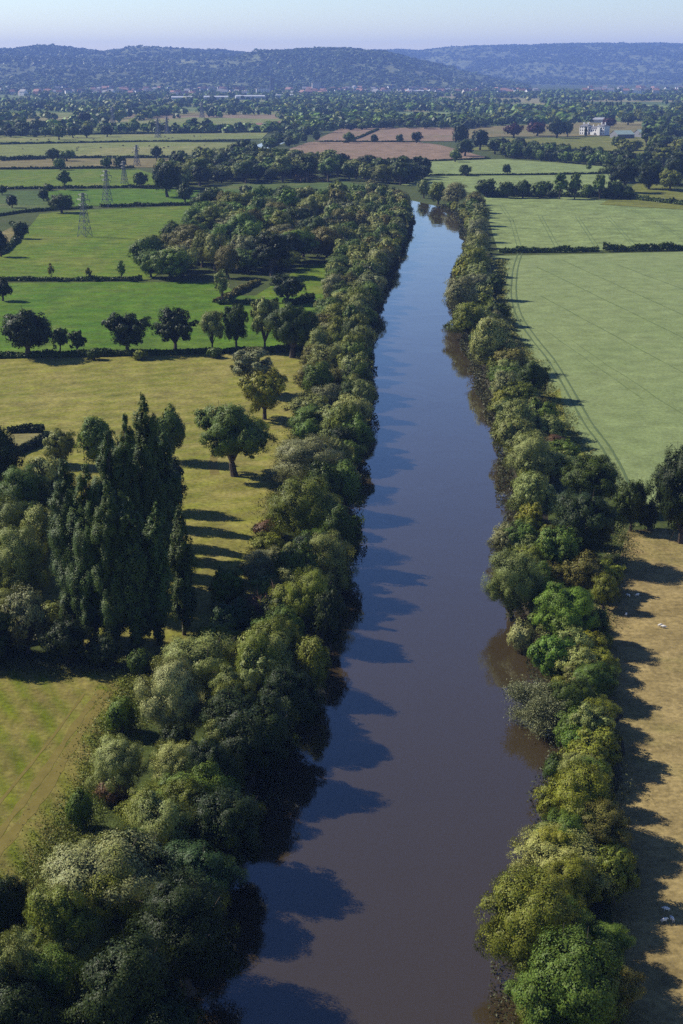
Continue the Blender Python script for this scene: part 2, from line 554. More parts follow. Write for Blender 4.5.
def offset(pts, o):
    out = []
    for i, p in enumerate(pts):
        a, b = pts[max(i - 1, 0)], pts[min(i + 1, len(pts) - 1)]
        d = np.array((b[0] - a[0], b[1] - a[1])); d /= np.linalg.norm(d) + 1e-9
        out.append((p[0] - d[1] * o, p[1] + d[0] * o))
    return out


ZT = .09
tram = smooth(poly_ground([(520, 253.5), (516, 266), (514, 280), (514, 298), (520, 318), (535, 340), (551, 360), (568, 388), (587, 422), (604, 445), (616, 466), (624, 484)]), 8)
for o in (-1.0, 1.0): strip('tyre_track', offset(tram, o), .55, M['track'], ZT, .6)
for a, b, w in (((537, 267), (683, 338), .5), ((541, 296), (700, 382), .45), ((562, 260), (740, 341), .45), ((618, 265), (760, 318), .45), ((545, 330), (640, 398), .3), ((570, 340), (720, 440), .3)):
    a, b = at(*a), at(*b)
    ln = [(a[0] + (b[0] - a[0]) * t + .8 * (vnoise(t * 9, a[0]) - .5), a[1] + (b[1] - a[1]) * t) for t in np.linspace(0, 1, 40)]
    for o in (0,): strip('tyre_track', offset(ln, o), w * .8, M['faint'], ZT, 1.2)
for a, b in (((511, 218), (520, 250)), ((540, 216), (558, 249)), ((577, 217), (598, 249)), ((607, 216), (634, 246)), ((625, 205), (690, 242)), ((500, 204), (512, 222))):
    a, b = at(*a), at(*b)
    ln = [(a[0] + (b[0] - a[0]) * t, a[1] + (b[1] - a[1]) * t) for t in np.linspace(0, 1, 20)]
    for o in (-1, 1): strip('tyre_track', offset(ln, o), .45, M['faint'], ZT + .1, .6)
for pl, w in (([(110, 692), (84, 728), (58, 770), (30, 812), (0, 850), (-30, 900)], 1.3), ([(102, 690), (78, 722), (50, 764), (20, 806), (-16, 852)], 1.0), ([(84, 694), (52, 738), (18, 780), (-10, 815)], .4)):
    strip('path', smooth(poly_ground(pl), 6), w, M['earth'], .072, .9)
strip('path', smooth(poly_ground([(215, 475), (213, 462), (217, 450), (222, 440)]), 6), 1.6, M['earth'], .078, .9)
strip('path', smooth(poly_ground([(310, 385), (306, 375), (307, 362)]), 6), 1.6, M['earth'], .078, .9)

# ------------------------------------------------------------------ hills
def dep(py): return PITCH - math.atan((512 - py) / F_PX)


def ridge(tops, dr):
    xs = [t[0] for t in tops]
    hs = [CAM_H - dr * math.tan(dep(t[1] + 3.4)) for t in tops]
    return lambda u: np.interp(u, xs, hs)


R1 = ridge([(-900, 56), (-400, 50), (0, 48), (60, 46), (90, 48), (105, 49), (135, 46), (171, 47.5), (215, 49), (250, 52), (300, 55), (335, 57), (365, 59), (400, 62), (430, 66), (470, 72), (520, 84), (1700, 84)], 10400)
R0 = ridge([(-900, 84), (150, 84), (190, 70), (225, 57), (260, 50), (295, 47.2), (325, 45.6), (350, 46), (372, 48.6), (400, 55), (420, 61), (450, 68), (490, 75), (540, 84), (1700, 84)], 8500)
R2 = ridge([(-900, 84), (200, 62), (320, 53), (375, 48.5), (400, 46.8), (420, 48), (450, 45), (500, 43.2), (560, 41.5), (600, 40.2), (683, 41), (900, 43), (1300, 50), (1700, 56)], 14000)


def sstep(t): t = np.clip(t, 0, 1); return t * t * (3 - 2 * t)


def hill_h(u, d):
    nz = fbm(u * .02, d * .0016, 4) - .5
    nf = fbm(u * .07, d * .006 + 30, 3) - .5
    a = np.maximum(R1(u), 0) * sstep((d - 5500) / 4900) ** .9 * (1 - .5 * sstep((d - 10800) / 3000))
    b = np.maximum(R0(u), 0) * sstep((d - 5900) / 2600) * (1 - .9 * sstep((d - 8600) / 1200))
    c = np.maximum(R2(u), 0) * sstep((d - 9000) / 5000) * (1 - .6 * sstep((d - 14300) / 2500))
    h = np.maximum(np.maximum(a, b), c)
    env = np.minimum(h / 60, 1) * np.minimum(1, np.abs(d - 10400) / 500 + .15) * np.minimum(1, np.abs(d - 14000) / 600 + .15) * np.minimum(1, np.abs(d - 8500) / 400 + .15)
    return np.maximum(h + env * (nz * 70 + nf * 22), -1) - .4


us = np.linspace(-900, 1700, 420)
ds = np.concatenate([np.linspace(5100, 11000, 150), np.linspace(11060, 17000, 90)])
U, D = np.meshgrid(us, ds)
Hh = hill_h(U, D)
hv = np.stack([(U - 341.5) / F_PX * D * cp, D, Hh], -1).reshape(-1, 3)
nu, nd = len(us), len(ds)
hf = [(j * nu + i, j * nu + i + 1, (j + 1) * nu + i + 1, (j + 1) * nu + i) for j in range(nd - 1) for i in range(nu - 1)]
me = bpy.data.meshes.new('hills')
me.from_pydata([tuple(p) for p in hv], [], hf)
me.polygons.foreach_set('use_smooth', [True] * len(hf))
me.materials.append(M['hill']); me.update()
tag(link('hills', me), kind='structure')

# ------------------------------------------------------------------ foliage
def unit(v): return v / (np.linalg.norm(v, axis=-1, keepdims=True) + 1e-9)


def leaves_at(P, N, L, r, droop=0.0, ratio=.55):
    """rhombic leaf sprays at P facing N"""
    n = len(P)
    t = r.normal(size=(n, 3)); t[:, 2] -= droop
    t = unit(t - (t * N).sum(1, keepdims=True) * N)
    b = np.cross(N, t)
    L = (L * r.uniform(.55, 1.55, n))[:, None]
    return np.stack([P - t * L * .5, P + b * L * ratio * .5 - t * L * .08, P + t * L * .5, P - b * L * ratio * .5 - t * L * .08], 1)


def lobes_of(kind, r):
    """lobe centres (width 1), lobe radii and z-stretch, crown aspect (height / width)"""
    if kind == 'poplar':
        asp = 4.6; c, q = [], []
        for k in range(70):
            z = (.05 + .93 * (k + r.random()) / 70)
            prof = min(1, (z / .22) ** .6) * min(1, ((1.02 - z) / .42) ** .75)
            a = r.uniform(0, 2 * math.pi); o = .30 * prof * math.sqrt(r.random())
            c.append((o * math.cos(a), o * math.sin(a), z * asp * .97)); q.append(max(.045, .20 * prof * r.uniform(.7, 1.15)))
        return np.array(c), np.array(q), np.full(len(q), 2.3), asp
    p = dict(willow=(.98, 30, .48, .50, .145, .205, .62), oak=(.80, 38, .51, .49, .10, .19, .66), open=(.88, 34, .52, .48, .075, .155, .55), ash=(1.12, 26, .62, .50, .105, .165, .72),
             bushy=(.98, 34, .49, .50, .125, .195, .66), shrub=(.75, 16, .36, .40, .17, .25, .6), loose=(1.05, 20, .60, .46, .09, .15, .75))[kind]
    asp, nl, cz, rz, l0, l1, sh = p
    c, q = [], []
    k = np.arange(nl) + .5
    ph = np.arccos(1 - 2 * k / nl) ; th = math.pi * (1 + 5 ** .5) * k + r.uniform(0, 6)
    for i in range(nl):
        d = np.array((math.sin(ph[i]) * math.cos(th[i]), math.sin(ph[i]) * math.sin(th[i]), math.cos(ph[i]))) + r.normal(size=3) * (.5 if kind == 'open' else .36 if kind in ('oak', 'ash') else .24)
        d /= np.linalg.norm(d)
        lr = r.uniform(l0, l1)
        s = r.uniform(sh - .16, 1.06)
        pos = np.array((d[0] * (.5 - lr) * s, d[1] * (.5 - lr) * s, cz * asp + d[2] * (rz * asp - lr) * s))
        if kind in ('willow', 'bushy') and d[2] < -.1: pos[:2] *= 1.1
        if kind in ('oak', 'ash', 'loose', 'open') and d[2] < (-.86 if kind in ('oak', 'open') else -.7): continue
        c.append(pos); q.append(lr)
    for i in range(4):
        c.append((r.uniform(-.12, .12), r.uniform(-.12, .12), (cz + r.uniform(-.12, .2)) * asp)); q.append(l1 * 1.1)
    c, q = np.array(c), np.array(q)
    c[:, 2] = np.maximum(c[:, 2], q * .75)
    return c, q, np.full(len(q), .92), asp


def crown_quads(kind, seed, nleaf, L):
    r = np.random.default_rng(seed)
    c, q, st, asp = lobes_of(kind, r)
    nl = len(q)
    w = q ** 2; w /= w.sum()
    li = r.choice(nl, nleaf, p=w)
    nsub = 11
    sub = unit(r.normal(size=(nl, nsub, 3)) + np.array((0, 0, .25)))
    subr = r.uniform(.30, .50, (nl, nsub))
    si = r.integers(0, nsub, nleaf)
    sd, sr = sub[li, si], subr[li, si]
    d = unit(r.normal(size=(nleaf, 3)))
    d = unit(d + .55 * sd)
    tt = (1 - .55 * r.random(nleaf) ** 2)[:, None]
    off = sd * .66 + d * sr[:, None] * tt
    loose = {'willow': .05, 'poplar': .07, 'oak': .045, 'ash': .08, 'shrub': .06, 'loose': .12, 'bushy': .05, 'open': .075}[kind]
    off = off + r.normal(size=(nleaf, 3)) * loose
    off[:, 2] *= st[li]
    P = c[li] + off * q[li][:, None]
    ctr = np.array((0, 0, P[:, 2].mean()))
    outw = unit(P - ctr)
    if kind == 'poplar': outw = unit(P * np.array((1, 1, 0)) + np.array((0, 0, .25)))
    N = unit(.75 * d + .45 * sd + .8 * outw + .27 * r.normal(size=(nleaf, 3)))
    # sparse core so that no light shows straight through
    nc = int(nleaf * .10)
    lc = r.choice(nl, nc, p=w)
    Pc = c[lc] * np.array((.8, .8, 1)) + unit(r.normal(size=(nc, 3))) * (q[lc] * .6 * r.random(nc) ** .33)[:, None]
    P = np.concatenate([P, Pc]); N = np.concatenate([N, unit(r.normal(size=(nc, 3)))])
    P[:, 2] = np.maximum(P[:, 2], .01)
    Ls = np.concatenate([np.full(nleaf, L), np.full(nc, L * 1.9)])
    droop = {'willow': .7, 'poplar': -.8}.get(kind, .1)
    V = leaves_at(P, N, Ls, r, droop, .42 if kind == 'willow' else .6)
    lobe_t = r.random(nl)[np.concatenate([li, lc])]
    a = np.clip(.5 + .30 * (lobe_t - .5) + .22 * r.normal(size=len(P)), 0, 1)
    return V, a, asp, c, q


def trunk_mesh(kind, seed, c, q, asp):
    r = np.random.default_rng(seed + 77)
    b = MB()
    if kind == 'poplar':
        b.path([(0, 0, -.02), (.005, 0, asp * .3), (0, .01, asp * .7), (0, 0, asp * .95)], [.065, .05, .025, .006], 7)
        for k in range(14):
            i = r.integers(0, len(c)); z = max(.12, c[i][2] - .45)
            b.tube((0, 0, z), tuple(c[i] + np.array((0, 0, q[i]))), .014, .004, 4)
        return b.mesh('trunk', M['bark'])
    multi = kind in ('willow', 'shrub', 'bushy')
    fork = .10 * asp if multi else .17 * asp
    r0 = {'willow': .05, 'shrub': .025, 'bushy': .035, 'oak': .045, 'open': .036, 'ash': .032, 'loose': .028}[kind]
    lean = r.normal(size=2) * .02
    b.path([(0, 0, -.02), (lean[0] * .5, lean[1] * .5, fork * .35), (lean[0], lean[1], fork)], [r0 * 1.35, r0 * 1.02, r0 * .88], 8)
    order = np.argsort(-q)[:13]
    f = np.array((lean[0], lean[1], fork))
    for i in order:
        mid = f + (c[i] - f) * .5 + np.array((0, 0, .05)) + r.normal(size=3) * .02
        b.path([tuple(f), tuple(mid), tuple(c[i])], [r0 * .5, r0 * .3, r0 * .12], 5)
        for k in range(3):
            e = c[i] + unit(r.normal(size=3) + .5 * unit(c[i])) * q[i] * 1.15
            b.tube(tuple(mid + (c[i] - mid) * .4), tuple(e), r0 * .16, r0 * .04, 4)
    return b.mesh('trunk', M['bark'])


LOD = {'A': (85000, .0158), 'B': (20000, .030), 'C': (2600, .078), 'D': (520, .16)}
NVAR = {'A': 3, 'B': 4, 'C': 4, 'D': 3}
PROTO = {}


def proto(kind, lod, var):
    key = (kind, lod, var)
    if key not in PROTO:
        nl, L = LOD[lod]
        if kind == 'poplar': nl, L = int(nl * 1.5), L * 1.55
        if kind in ('ash', 'oak'): nl = int(nl * .85); L *= 1.08
        if kind == 'open': nl = int(nl * .8)
        if kind == 'loose': nl = int(nl * .35)
        if kind == 'shrub': nl = int(nl * .6); L *= 1.2
        V, a, asp, c, q = crown_quads(kind, hash_int(kind) + 31 * var, nl, L)
        PROTO[key] = (quads_mesh('crown', V, M['leaf'], a), trunk_mesh(kind, hash_int(kind) + 31 * var, c, q, asp), asp)
    return PROTO[key]


def hash_int(s): return sum((i + 3) * ord(ch) for i, ch in enumerate(s)) % 1000


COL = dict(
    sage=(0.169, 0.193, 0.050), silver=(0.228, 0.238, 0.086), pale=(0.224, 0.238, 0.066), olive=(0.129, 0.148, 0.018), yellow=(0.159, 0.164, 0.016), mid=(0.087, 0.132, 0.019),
    green=(0.099, 0.163, 0.018), dark=(0.045, 0.069, 0.010), deep=(0.023, 0.037, 0.008), teal=(0.036, 0.067, 0.020), brown=(0.125, 0.116, 0.025), red=(0.104, 0.058, 0.020),  # deep: dark foliage, and shade put into the leaves of shaded trees
    copper=(0.053, 0.019, 0.016), poplar=(0.049, 0.077, 0.014), grey=(0.172, 0.179, 0.071))
NAME = dict(open='oak_tree', bushy='broadleaf_tree', willow='willow_tree', oak='oak_tree', ash='ash_tree', poplar='poplar_tree', shrub='bush', loose='thin_tree')
CAT = dict(open='tree', bushy='tree', willow='tree', oak='tree', ash='tree', poplar='tree', shrub='bush', loose='tree')
ALL = []
ZONE_NAME = {'trees at the water on the meadow side': 'bank_broadleaf_tree', 'trees at the water on the crop side': 'bank_broadleaf_tree', 'trees along the bank on the crop side': 'bank_broadleaf_tree', 'trees along the bank on the meadow side': 'bank_broadleaf_tree', 'belt trees between the meadow hedge and the river bend': 'bank_broadleaf_tree',  # one unspecified broadleaf tree; only its name varies, by zone
    'small trees between the big ones beside the stubble': 'low_broadleaf_tree', 'small trees between the big ones beside the hayfield': 'low_broadleaf_tree', 'belt trees between the crop fields and the water': 'low_broadleaf_tree', 'low trees in the hedge row at the end of the upper crop': 'low_broadleaf_tree',
    'trees of the wood beside the river': 'wood_broadleaf_tree', 'thicket trees around the poplars': 'wood_broadleaf_tree'}


def plant(kind, x, y, w, h, col, label=None, group=None, name=None, lod=None, z=0.0, lean=None):
    s = px_per_m(x, y) * max(w, h * .6 if kind != 'poplar' else h * .35)
    if lod is None: lod = 'A' if s > 62 else 'B' if s > 27 else 'C' if s > 11 else 'D'
    var = random.randrange(NVAR[lod])
    crown, trunk, asp = proto(kind, lod, var)
    base = COL[col] if isinstance(col, str) else col
    k = random.uniform(.86, 1.16); g = random.uniform(-.06, .06)
    tint = (base[0] * k * (1 + g), base[1] * k, base[2] * k * (1 - g), 1)
    nm = name or (ZONE_NAME.get(group, NAME[kind]) if kind == 'bushy' else NAME[kind])
    if lod == 'D':
        root = link(nm, crown); root.color = tint
    else:
        root = empty(nm)
        t = link('trunk', trunk, root)
        cr = link('crown', crown, root); cr.color = tint
    root.location = (x, y, z)
    root.rotation_euler = (*(lean or (random.gauss(0, .02), random.gauss(0, .02))), random.uniform(0, 6.28))
    root.scale = (w * random.uniform(.96, 1.04), w * random.uniform(.96, 1.04), h / asp)
    tag(root, label, CAT[kind], group)
    ALL.append((x, y, w))
    return root


def box_tree(kind, x0, y0, x1, y1, col, label, group=None, **kw):
    grow = 1.12 if group in (GB_R, GB_L) or kind in ('oak', 'open') else 1.04
    """a tree whose outline in the photograph is this box: solve for its foot, width and height"""
    cx, cy = (x0 + x1) / 2, (y0 + y1) / 2
    b = 5.0
    for _ in range(14):
        p = at(cx, cy, b)
        s = px_per_m(p[0], p[1], b)
        dp = math.atan2(CAM_H - b, p[1])
        a = (x1 - x0) / 2 / s
        half = (y1 - y0) / 2 / s
        if kind == 'poplar': bb = half / math.cos(dp) - a * math.sin(dp) * .4
        else: bb = math.sqrt(max((half ** 2 - (a * math.sin(dp)) ** 2), (half * .55) ** 2)) / math.cos(dp)
        b = .5 * b + .5 * bb
    return plant(kind, p[0], p[1], 2 * a * grow, 2 * b * (1.04 if grow > 1.05 else 1.02), col, label, group, **kw)


GB_R = 'trees along the bank on the crop side'
GB_L = 'trees along the bank on the meadow side'
# --- the bank on the crop side, from the bottom of the photo upwards
T = box_tree
T('bushy', 513, 922, 632, 1052, 'mid', 'round dark green tree cut by the bottom edge, on the right-hand bank', GB_R)
T('willow', 474, 864, 592, 988, 'olive', 'large olive green willow bulging over the water, low on the right-hand bank', GB_R)
T('willow', 504, 822, 618, 905, 'pale', 'pale feathery willow just beyond the big olive willow', GB_R)
T('bushy', 590, 842, 640, 905, 'olive', 'small olive tree at the field side of the pale feathery willow', GB_R)
T('bushy', 540, 757, 616, 842, 'yellow', 'yellowish olive tree beyond the pale feathery willow on the crop bank', GB_R)
T('bushy', 566, 798, 632, 862, 'brown', 'brownish tree at the stubble edge beside the yellowish olive tree', GB_R)
T('shrub', 540, 750, 576, 784, 'dark', 'dark green bush at the waterside below the bright green ash', GB_R)
T('shrub', 534, 780, 556, 802, 'grey', 'small grey twiggy bush touching the water on the crop bank', GB_R)
T('bushy', 556, 722, 604, 766, 'green', 'bright green ash on the crop bank below the leaning willow', GB_R)
T('willow', 566, 698, 608, 738, 'sage', 'sage green willow on the landward side of the leaning willow', GB_R)
T('bushy', 562, 660, 610, 705, 'brown', 'brown olive tree with its shadow on the stubble, beyond the leaning willow', GB_R)
T('bushy', 528, 628, 577, 684, 'green', 'mid green ash at the water, just beyond the leaning willow', GB_R)
T('bushy', 572, 626, 608, 664, 'yellow', 'small yellow brown tree at the stubble edge opposite the resting sheep', GB_R)
T('shrub', 505, 616, 540, 652, 'silver', 'silvery bush hanging out over the water below the big sage willow', GB_R)
T('bushy', 534, 578, 602, 648, 'green', 'broad yellow green ash between the big sage willow and the stubble', GB_R)
T('bushy', 588, 604, 610, 642, 'teal', 'small pointed blue green tree at the stubble edge', GB_R)
T('willow', 482, 543, 544, 622, 'sage', 'big sage willow leaning out at the river narrows on the crop bank', GB_R)
T('willow', 486, 520, 526, 560, 'grey', 'greyish willow at the waterline behind the big sage willow', GB_R)
T('bushy', 535, 522, 584, 578, 'mid', 'green ash in the middle of the belt beside the greyish willow', GB_R)
T('bushy', 562, 550, 608, 598, 'brown', 'brownish tree beside the shaded corner of the stubble field', GB_R)
T('bushy', 545, 484, 624, 566, 'deep', 'big near-black oak at the corner between crop and stubble', GB_R)
T('bushy', 560, 452, 622, 512, 'dark', 'dark olive oak below the narrow end of the crop field', GB_R)
T('willow', 508, 468, 560, 528, 'sage', 'sage willow at the water in front of the near-black oak', GB_R)
T('willow', 502, 428, 560, 485, 'pale', 'pale sage willow at the water beside the yellow grass margin', GB_R)
T('bushy', 538, 432, 574, 460, 'red', 'reddish brown tree beside the yellow grass margin of the crop', GB_R)
T('willow', 492, 396, 542, 446, 'sage', 'rounded sage willow with a yellowish foot, upstream of the pale sage one', GB_R)
T('bushy', 524, 396, 560, 438, 'mid', 'dark green tree casting a pointed shadow on the crop margin', GB_R)
T('willow', 488, 366, 522, 408, 'silver', 'small bright silver willow where the crop bank starts to narrow', GB_R)
T('bushy', 512, 358, 552, 400, 'dark', 'dark bushy tree at the crop edge behind the small silver willow', GB_R)
T('willow', 462, 312, 516, 372, 'pale', 'large pale billowing willow standing out over the river by the crop', GB_R)
T('bushy', 492, 345, 530, 378, 'brown', 'brownish tree between the pale billowing willow and the crop', GB_R)
T('willow', 446, 300, 492, 340, 'olive', 'olive willow on the bank just upstream of the pale billowing willow', GB_R)
T('willow', 440, 272, 484, 318, 'grey', 'grey brown willow bulging into the river where it bends', GB_R)
T('shrub', 452, 256, 476, 282, 'yellow', 'bright yellow green bush upstream of the grey brown willow', GB_R)
T('willow', 456, 244, 492, 276, 'olive', 'rounded olive willow near the crop hedge end at the river', GB_R)
T('willow', 462, 232, 494, 258, 'sage', 'sage willow opposite the end of the long crop hedge', GB_R)
T('bushy', 484, 270, 506, 300, 'dark', 'dark tree at the crop edge just below the long crop hedge', GB_R)
T('bushy', 486, 300, 512, 326, 'dark', 'dark tree at the crop edge beside the olive river willow', GB_R)
T('willow', 466, 216, 492, 242, 'grey', 'greyish willow beside the upper crop field on the river bank', GB_R)
T('willow', 468, 203, 492, 226, 'sage', 'sage willow at the lower end of the upper crop field belt', GB_R)
T('willow', 462, 192, 486, 213, 'brown', 'brownish willow at the far corner of the upper crop field', GB_R)
T('willow', 442, 181, 470, 207, 'grey', 'tall grey willow at the head of the visible river', GB_R)
T('bushy', 474, 177, 498, 197, 'dark', 'round dark oak at the far corner of the upper crop', GB_R)
T('willow', 428, 180, 448, 204, 'olive', 'olive willow mirrored at the head of the visible river', GB_R)
T('willow', 416, 178, 432, 198, 'sage', 'small sage willow closing the head of the visible river', GB_R)
# the tree row that closes the crop field from the stubble
T('bushy', 645, 438, 724, 545, 'deep', 'tall dark oak between crop and stubble at the photo edge')
T('bushy', 612, 472, 652, 532, 'dark', 'low dark tree between the tall edge oak and the near-black oak')
T('shrub', 636, 492, 662, 530, 'deep', 'dark bush at the foot of the tall edge oak')

# --- the bank on the meadow side, from the bottom of the photo upwards
T('willow', -22, 928, 52, 1050, 'sage', 'sage willow in the bottom corner of the photo beside the hayfield', GB_L)
T('willow', 26, 822, 176, 950, 'silver', 'huge silvery willow low on the hayfield bank', GB_L)
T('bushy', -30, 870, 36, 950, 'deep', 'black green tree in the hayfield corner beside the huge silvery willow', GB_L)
T('bushy', 60, 925, 190, 1080, 'deep', 'shaded dark tree below the huge silvery willow at the bottom edge', GB_L)  # shade painted into the leaf colour, as for the other shaded bank trees
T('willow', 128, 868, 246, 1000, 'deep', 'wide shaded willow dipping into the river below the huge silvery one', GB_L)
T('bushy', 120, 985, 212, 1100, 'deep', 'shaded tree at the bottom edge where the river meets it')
T('bushy', 150, 832, 246, 925, 'teal', 'dark willow with a pale lit tip beside the huge silvery one', GB_L)
T('willow', 86, 733, 152, 800, 'pale', 'pale cream green willow at the hayfield edge beyond the red bush', GB_L)
T('willow', 146, 736, 210, 805, 'pale', 'pale cream green willow on the river side of its twin', GB_L)
T('shrub', 92, 764, 142, 806, 'red', 'rust red bush between the pale willows and the huge silvery one', GB_L)
T('willow', 112, 778, 208, 850, 'olive', 'olive willow between the rust red bush and the river', GB_L)
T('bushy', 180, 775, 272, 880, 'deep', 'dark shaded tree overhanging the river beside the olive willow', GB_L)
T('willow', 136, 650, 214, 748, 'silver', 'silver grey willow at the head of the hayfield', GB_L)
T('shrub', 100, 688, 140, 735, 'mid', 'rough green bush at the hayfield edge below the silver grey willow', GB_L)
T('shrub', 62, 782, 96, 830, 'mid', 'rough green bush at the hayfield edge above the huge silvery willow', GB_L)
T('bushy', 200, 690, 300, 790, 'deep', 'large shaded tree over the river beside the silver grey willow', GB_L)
T('willow', 150, 626, 248, 710, 'sage', 'wide sage willow below the row of poplars', GB_L)
T('willow', 240, 630, 304, 700, 'sage', 'sage willow between the wide one and the water, below the bare bush', GB_L)
T('willow', 286, 630, 338, 700, 'olive', 'olive willow leaning to the water below the bare bush', GB_L)
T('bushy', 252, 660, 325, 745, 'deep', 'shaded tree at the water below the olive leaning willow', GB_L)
T('bushy', 208, 596, 254, 644, 'teal', 'dark blue green tree beside the bare red bush', GB_L)
T('bushy', 206, 564, 248, 610, 'mid', 'olive green ash at the meadow edge above the blue green tree', GB_L)
T('willow', 238, 543, 296, 596, 'grey', 'hazy grey willow above the bare red bush', GB_L)
T('willow', 286, 562, 342, 640, 'olive', 'olive tree on the water side of the bare red bush', GB_L)
T('willow', 298, 528, 358, 600, 'sage', 'sage willow over the water downstream of the dark-hearted willow', GB_L)
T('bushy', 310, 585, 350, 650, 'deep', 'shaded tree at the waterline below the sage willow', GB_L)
T('bushy', 248, 530, 288, 562, 'olive', 'olive bushy tree at the striped shadows on the meadow', GB_L)
T('shrub', 250, 514, 288, 540, 'red', 'purple brown bush at the meadow edge by the striped shadows', GB_L)
T('willow', 262, 474, 346, 552, 'olive', 'wide olive willow with a dark heart facing the big oak', GB_L)
T('bushy', 315, 500, 364, 572, 'dark', 'dark tree over the water behind the dark-hearted willow', GB_L)
T('willow', 266, 431, 346, 494, 'grey', 'wide silver grey willow beside the big meadow oak', GB_L)
T('willow', 322, 455, 368, 515, 'mid', 'mid green willow between the wide silver grey one and the water', GB_L)
T('shrub', 292, 414, 324, 442, 'green', 'bright green bush at the meadow edge near the yellow oak', GB_L)
T('willow', 308, 380, 350, 420, 'grey', 'grey willow on the bank level with the yellow oak', GB_L)
T('willow', 318, 404, 360, 450, 'sage', 'sage willow on the bank above the wide silver grey one', GB_L)
T('bushy', 338, 412, 376, 462, 'mid', 'green tree at the water above the wide silver grey willow', GB_L)
T('willow', 344, 375, 380, 420, 'sage', 'sage willow bulging over the river by the shadow fingers', GB_L)
T('shrub', 308, 352, 336, 386, 'brown', 'brown bush where the oak hedge meets the river bank', GB_L)

# --- poplars and the trees around them
GP = 'row of tall poplars by the meadow'
for bx, lab in (((126, 388, 172, 600), 'tallest poplar, its tip highest of the row'), ((106, 408, 150, 606), 'poplar second in height, just beside the tallest'), ((90, 426, 134, 618), 'slightly lower poplar behind the front pair'),
                ((142, 424, 182, 590), 'poplar on the river side of the tallest, partly hidden'), ((48, 454, 96, 642), 'outermost front poplar with a sunlit flank'), ((68, 458, 116, 650), 'broad front poplar next to the sunlit outer one'),
                ((90, 474, 134, 656), 'dark front poplar in the middle of the group'), ((112, 490, 154, 658), 'low front poplar with bright sprays'), ((138, 496, 174, 648), 'slim low poplar next to the separate one'),
                ((166, 502, 198, 638), 'slim separate poplar at the river side end of the row'), ((118, 440, 160, 575), 'rear poplar glimpsed between the tallest and its neighbour'), ((140, 450, 180, 560), 'rearmost poplar shading the meadow'), ((120, 432, 154, 545), 'poplar mostly hidden behind the second highest of the row'), ((136, 424, 168, 528), 'poplar mostly hidden behind the tallest, on the big oak side')):
    e_ = 0 if 'separate poplar' in lab else 2
    T('poplar', bx[0] - e_, bx[1], bx[2] + e_, bx[3], 'poplar', lab, GP)
T('bushy', 150, 402, 190, 462, 'mid', 'green ash half hidden behind the tallest poplar')
T('bushy', 148, 452, 190, 512, 'deep', 'dark round tree at the poplar foot by the striped shadows')
T('bushy', 76, 410, 122, 470, 'mid', 'tall ash standing behind the poplars, by the clipped hedges')
T('bushy', 40, 425, 78, 466, 'sage', 'small sage ash at the end of the clipped hedges')
T('bushy', -20, 418, 26, 502, 'deep', 'dark round tree at the photo edge by the clipped hedges')
T('willow', 16, 448, 76, 520, 'pale', 'pale willow between the edge oak and the poplars')
T('willow', -25, 492, 36, 560, 'sage', 'sage willow at the photo edge below the dark round tree')
T('willow', 14, 500, 66, 570, 'sage', 'sage willow tucked against the outermost poplar')
T('willow', -14, 520, 54, 610, 'sage', 'wide sage willow above the plum grey tree')
T('bushy', -4, 580, 56, 655, 'grey', 'plum grey tree in the shade at the head of the hayfield')
T('bushy', -40, 600, 16, 668, 'deep', 'black shaded tree at the photo edge, head of the hayfield')  # shade under the poplars is put into these dark leaf colours
T('bushy', 40, 612, 92, 668, 'deep', 'black shaded tree under the outermost poplar')
T('shrub', 82, 625, 128, 668, 'deep', 'black shaded bush under the front poplars')
T('shrub', 122, 640, 158, 676, 'dark', 'dark bush between front poplars and wide sage willow')

# --- meadow oaks
T('open', 190, 398, 278, 478, 'mid', 'big open oak with twin trunks alone in the mown meadow')
T('open', 238, 368, 290, 420, 'yellow', 'yellow green oak behind the big twin-trunked oak')
T('ash', 226, 350, 280, 396, 'grey', 'grey green tree behind the yellow green oak')
GO = 'oaks along the meadow hedge'
T('oak', -2, 307, 53, 358, 'deep', 'largest dark oak at the photo edge on the meadow hedge', GO)
T('open', 48, 325, 70, 352, 'dark', 'small oak touching the largest hedge oak', GO)
T('open', 67, 328, 87, 354, 'dark', 'small round oak, second beside the largest hedge oak', GO)
T('open', 102, 311, 152, 355, 'deep', 'spreading dark oak standing clear on the meadow hedge', GO)
T('open', 151, 306, 198, 352, 'deep', 'dark oak with a leaning forked trunk on the meadow hedge', GO)
T('ash', 197, 309, 226, 352, 'sage', 'paler airy ash between dark oaks on the meadow hedge', GO)
T('open', 221, 301, 251, 350, 'dark', 'dark narrow oak next to the airy ash', GO)
T('ash', 246, 299, 284, 352, 'sage', 'pale half of the big clump ending the meadow hedge', GO)
T('oak', 264, 302, 320, 358, 'dark', 'dark half of the big clump ending the meadow hedge', GO)
T('open', 267, 271, 308, 304, 'deep', 'dark round oak alone on the small bright pasture')
T('loose', 212, 270, 232, 303, 'sage', 'thin sparse tree at the corner of the angled hedge')
T('oak', -9, 278, 13, 301, 'deep', 'dark oak alone in the bright pasture at the photo edge')
T('loose', 115, 261, 127, 281, 'mid', 'small young tree on the pasture hedge')
T('loose', 47, 263, 55, 281, 'brown', 'spindly bare sapling on the pasture hedge')
T('loose', 84, 268, 93, 281, 'brown', 'thin low sapling midway along the pasture hedge')

T('shrub', 84, 344, 104, 360, 'dark', 'low scrub in the meadow hedge between the small round oak and the spreading one')
T('shrub', 130, 346, 150, 360, 'olive', 'low scrub in the meadow hedge at the foot of the spreading oak')
T('shrub', 206, 343, 224, 358, 'mid', 'low scrub in the meadow hedge at the foot of the airy ash')
T('shrub', 302, 343, 326, 362, 'dark', 'scrub under the dark half of the big hedge clump')
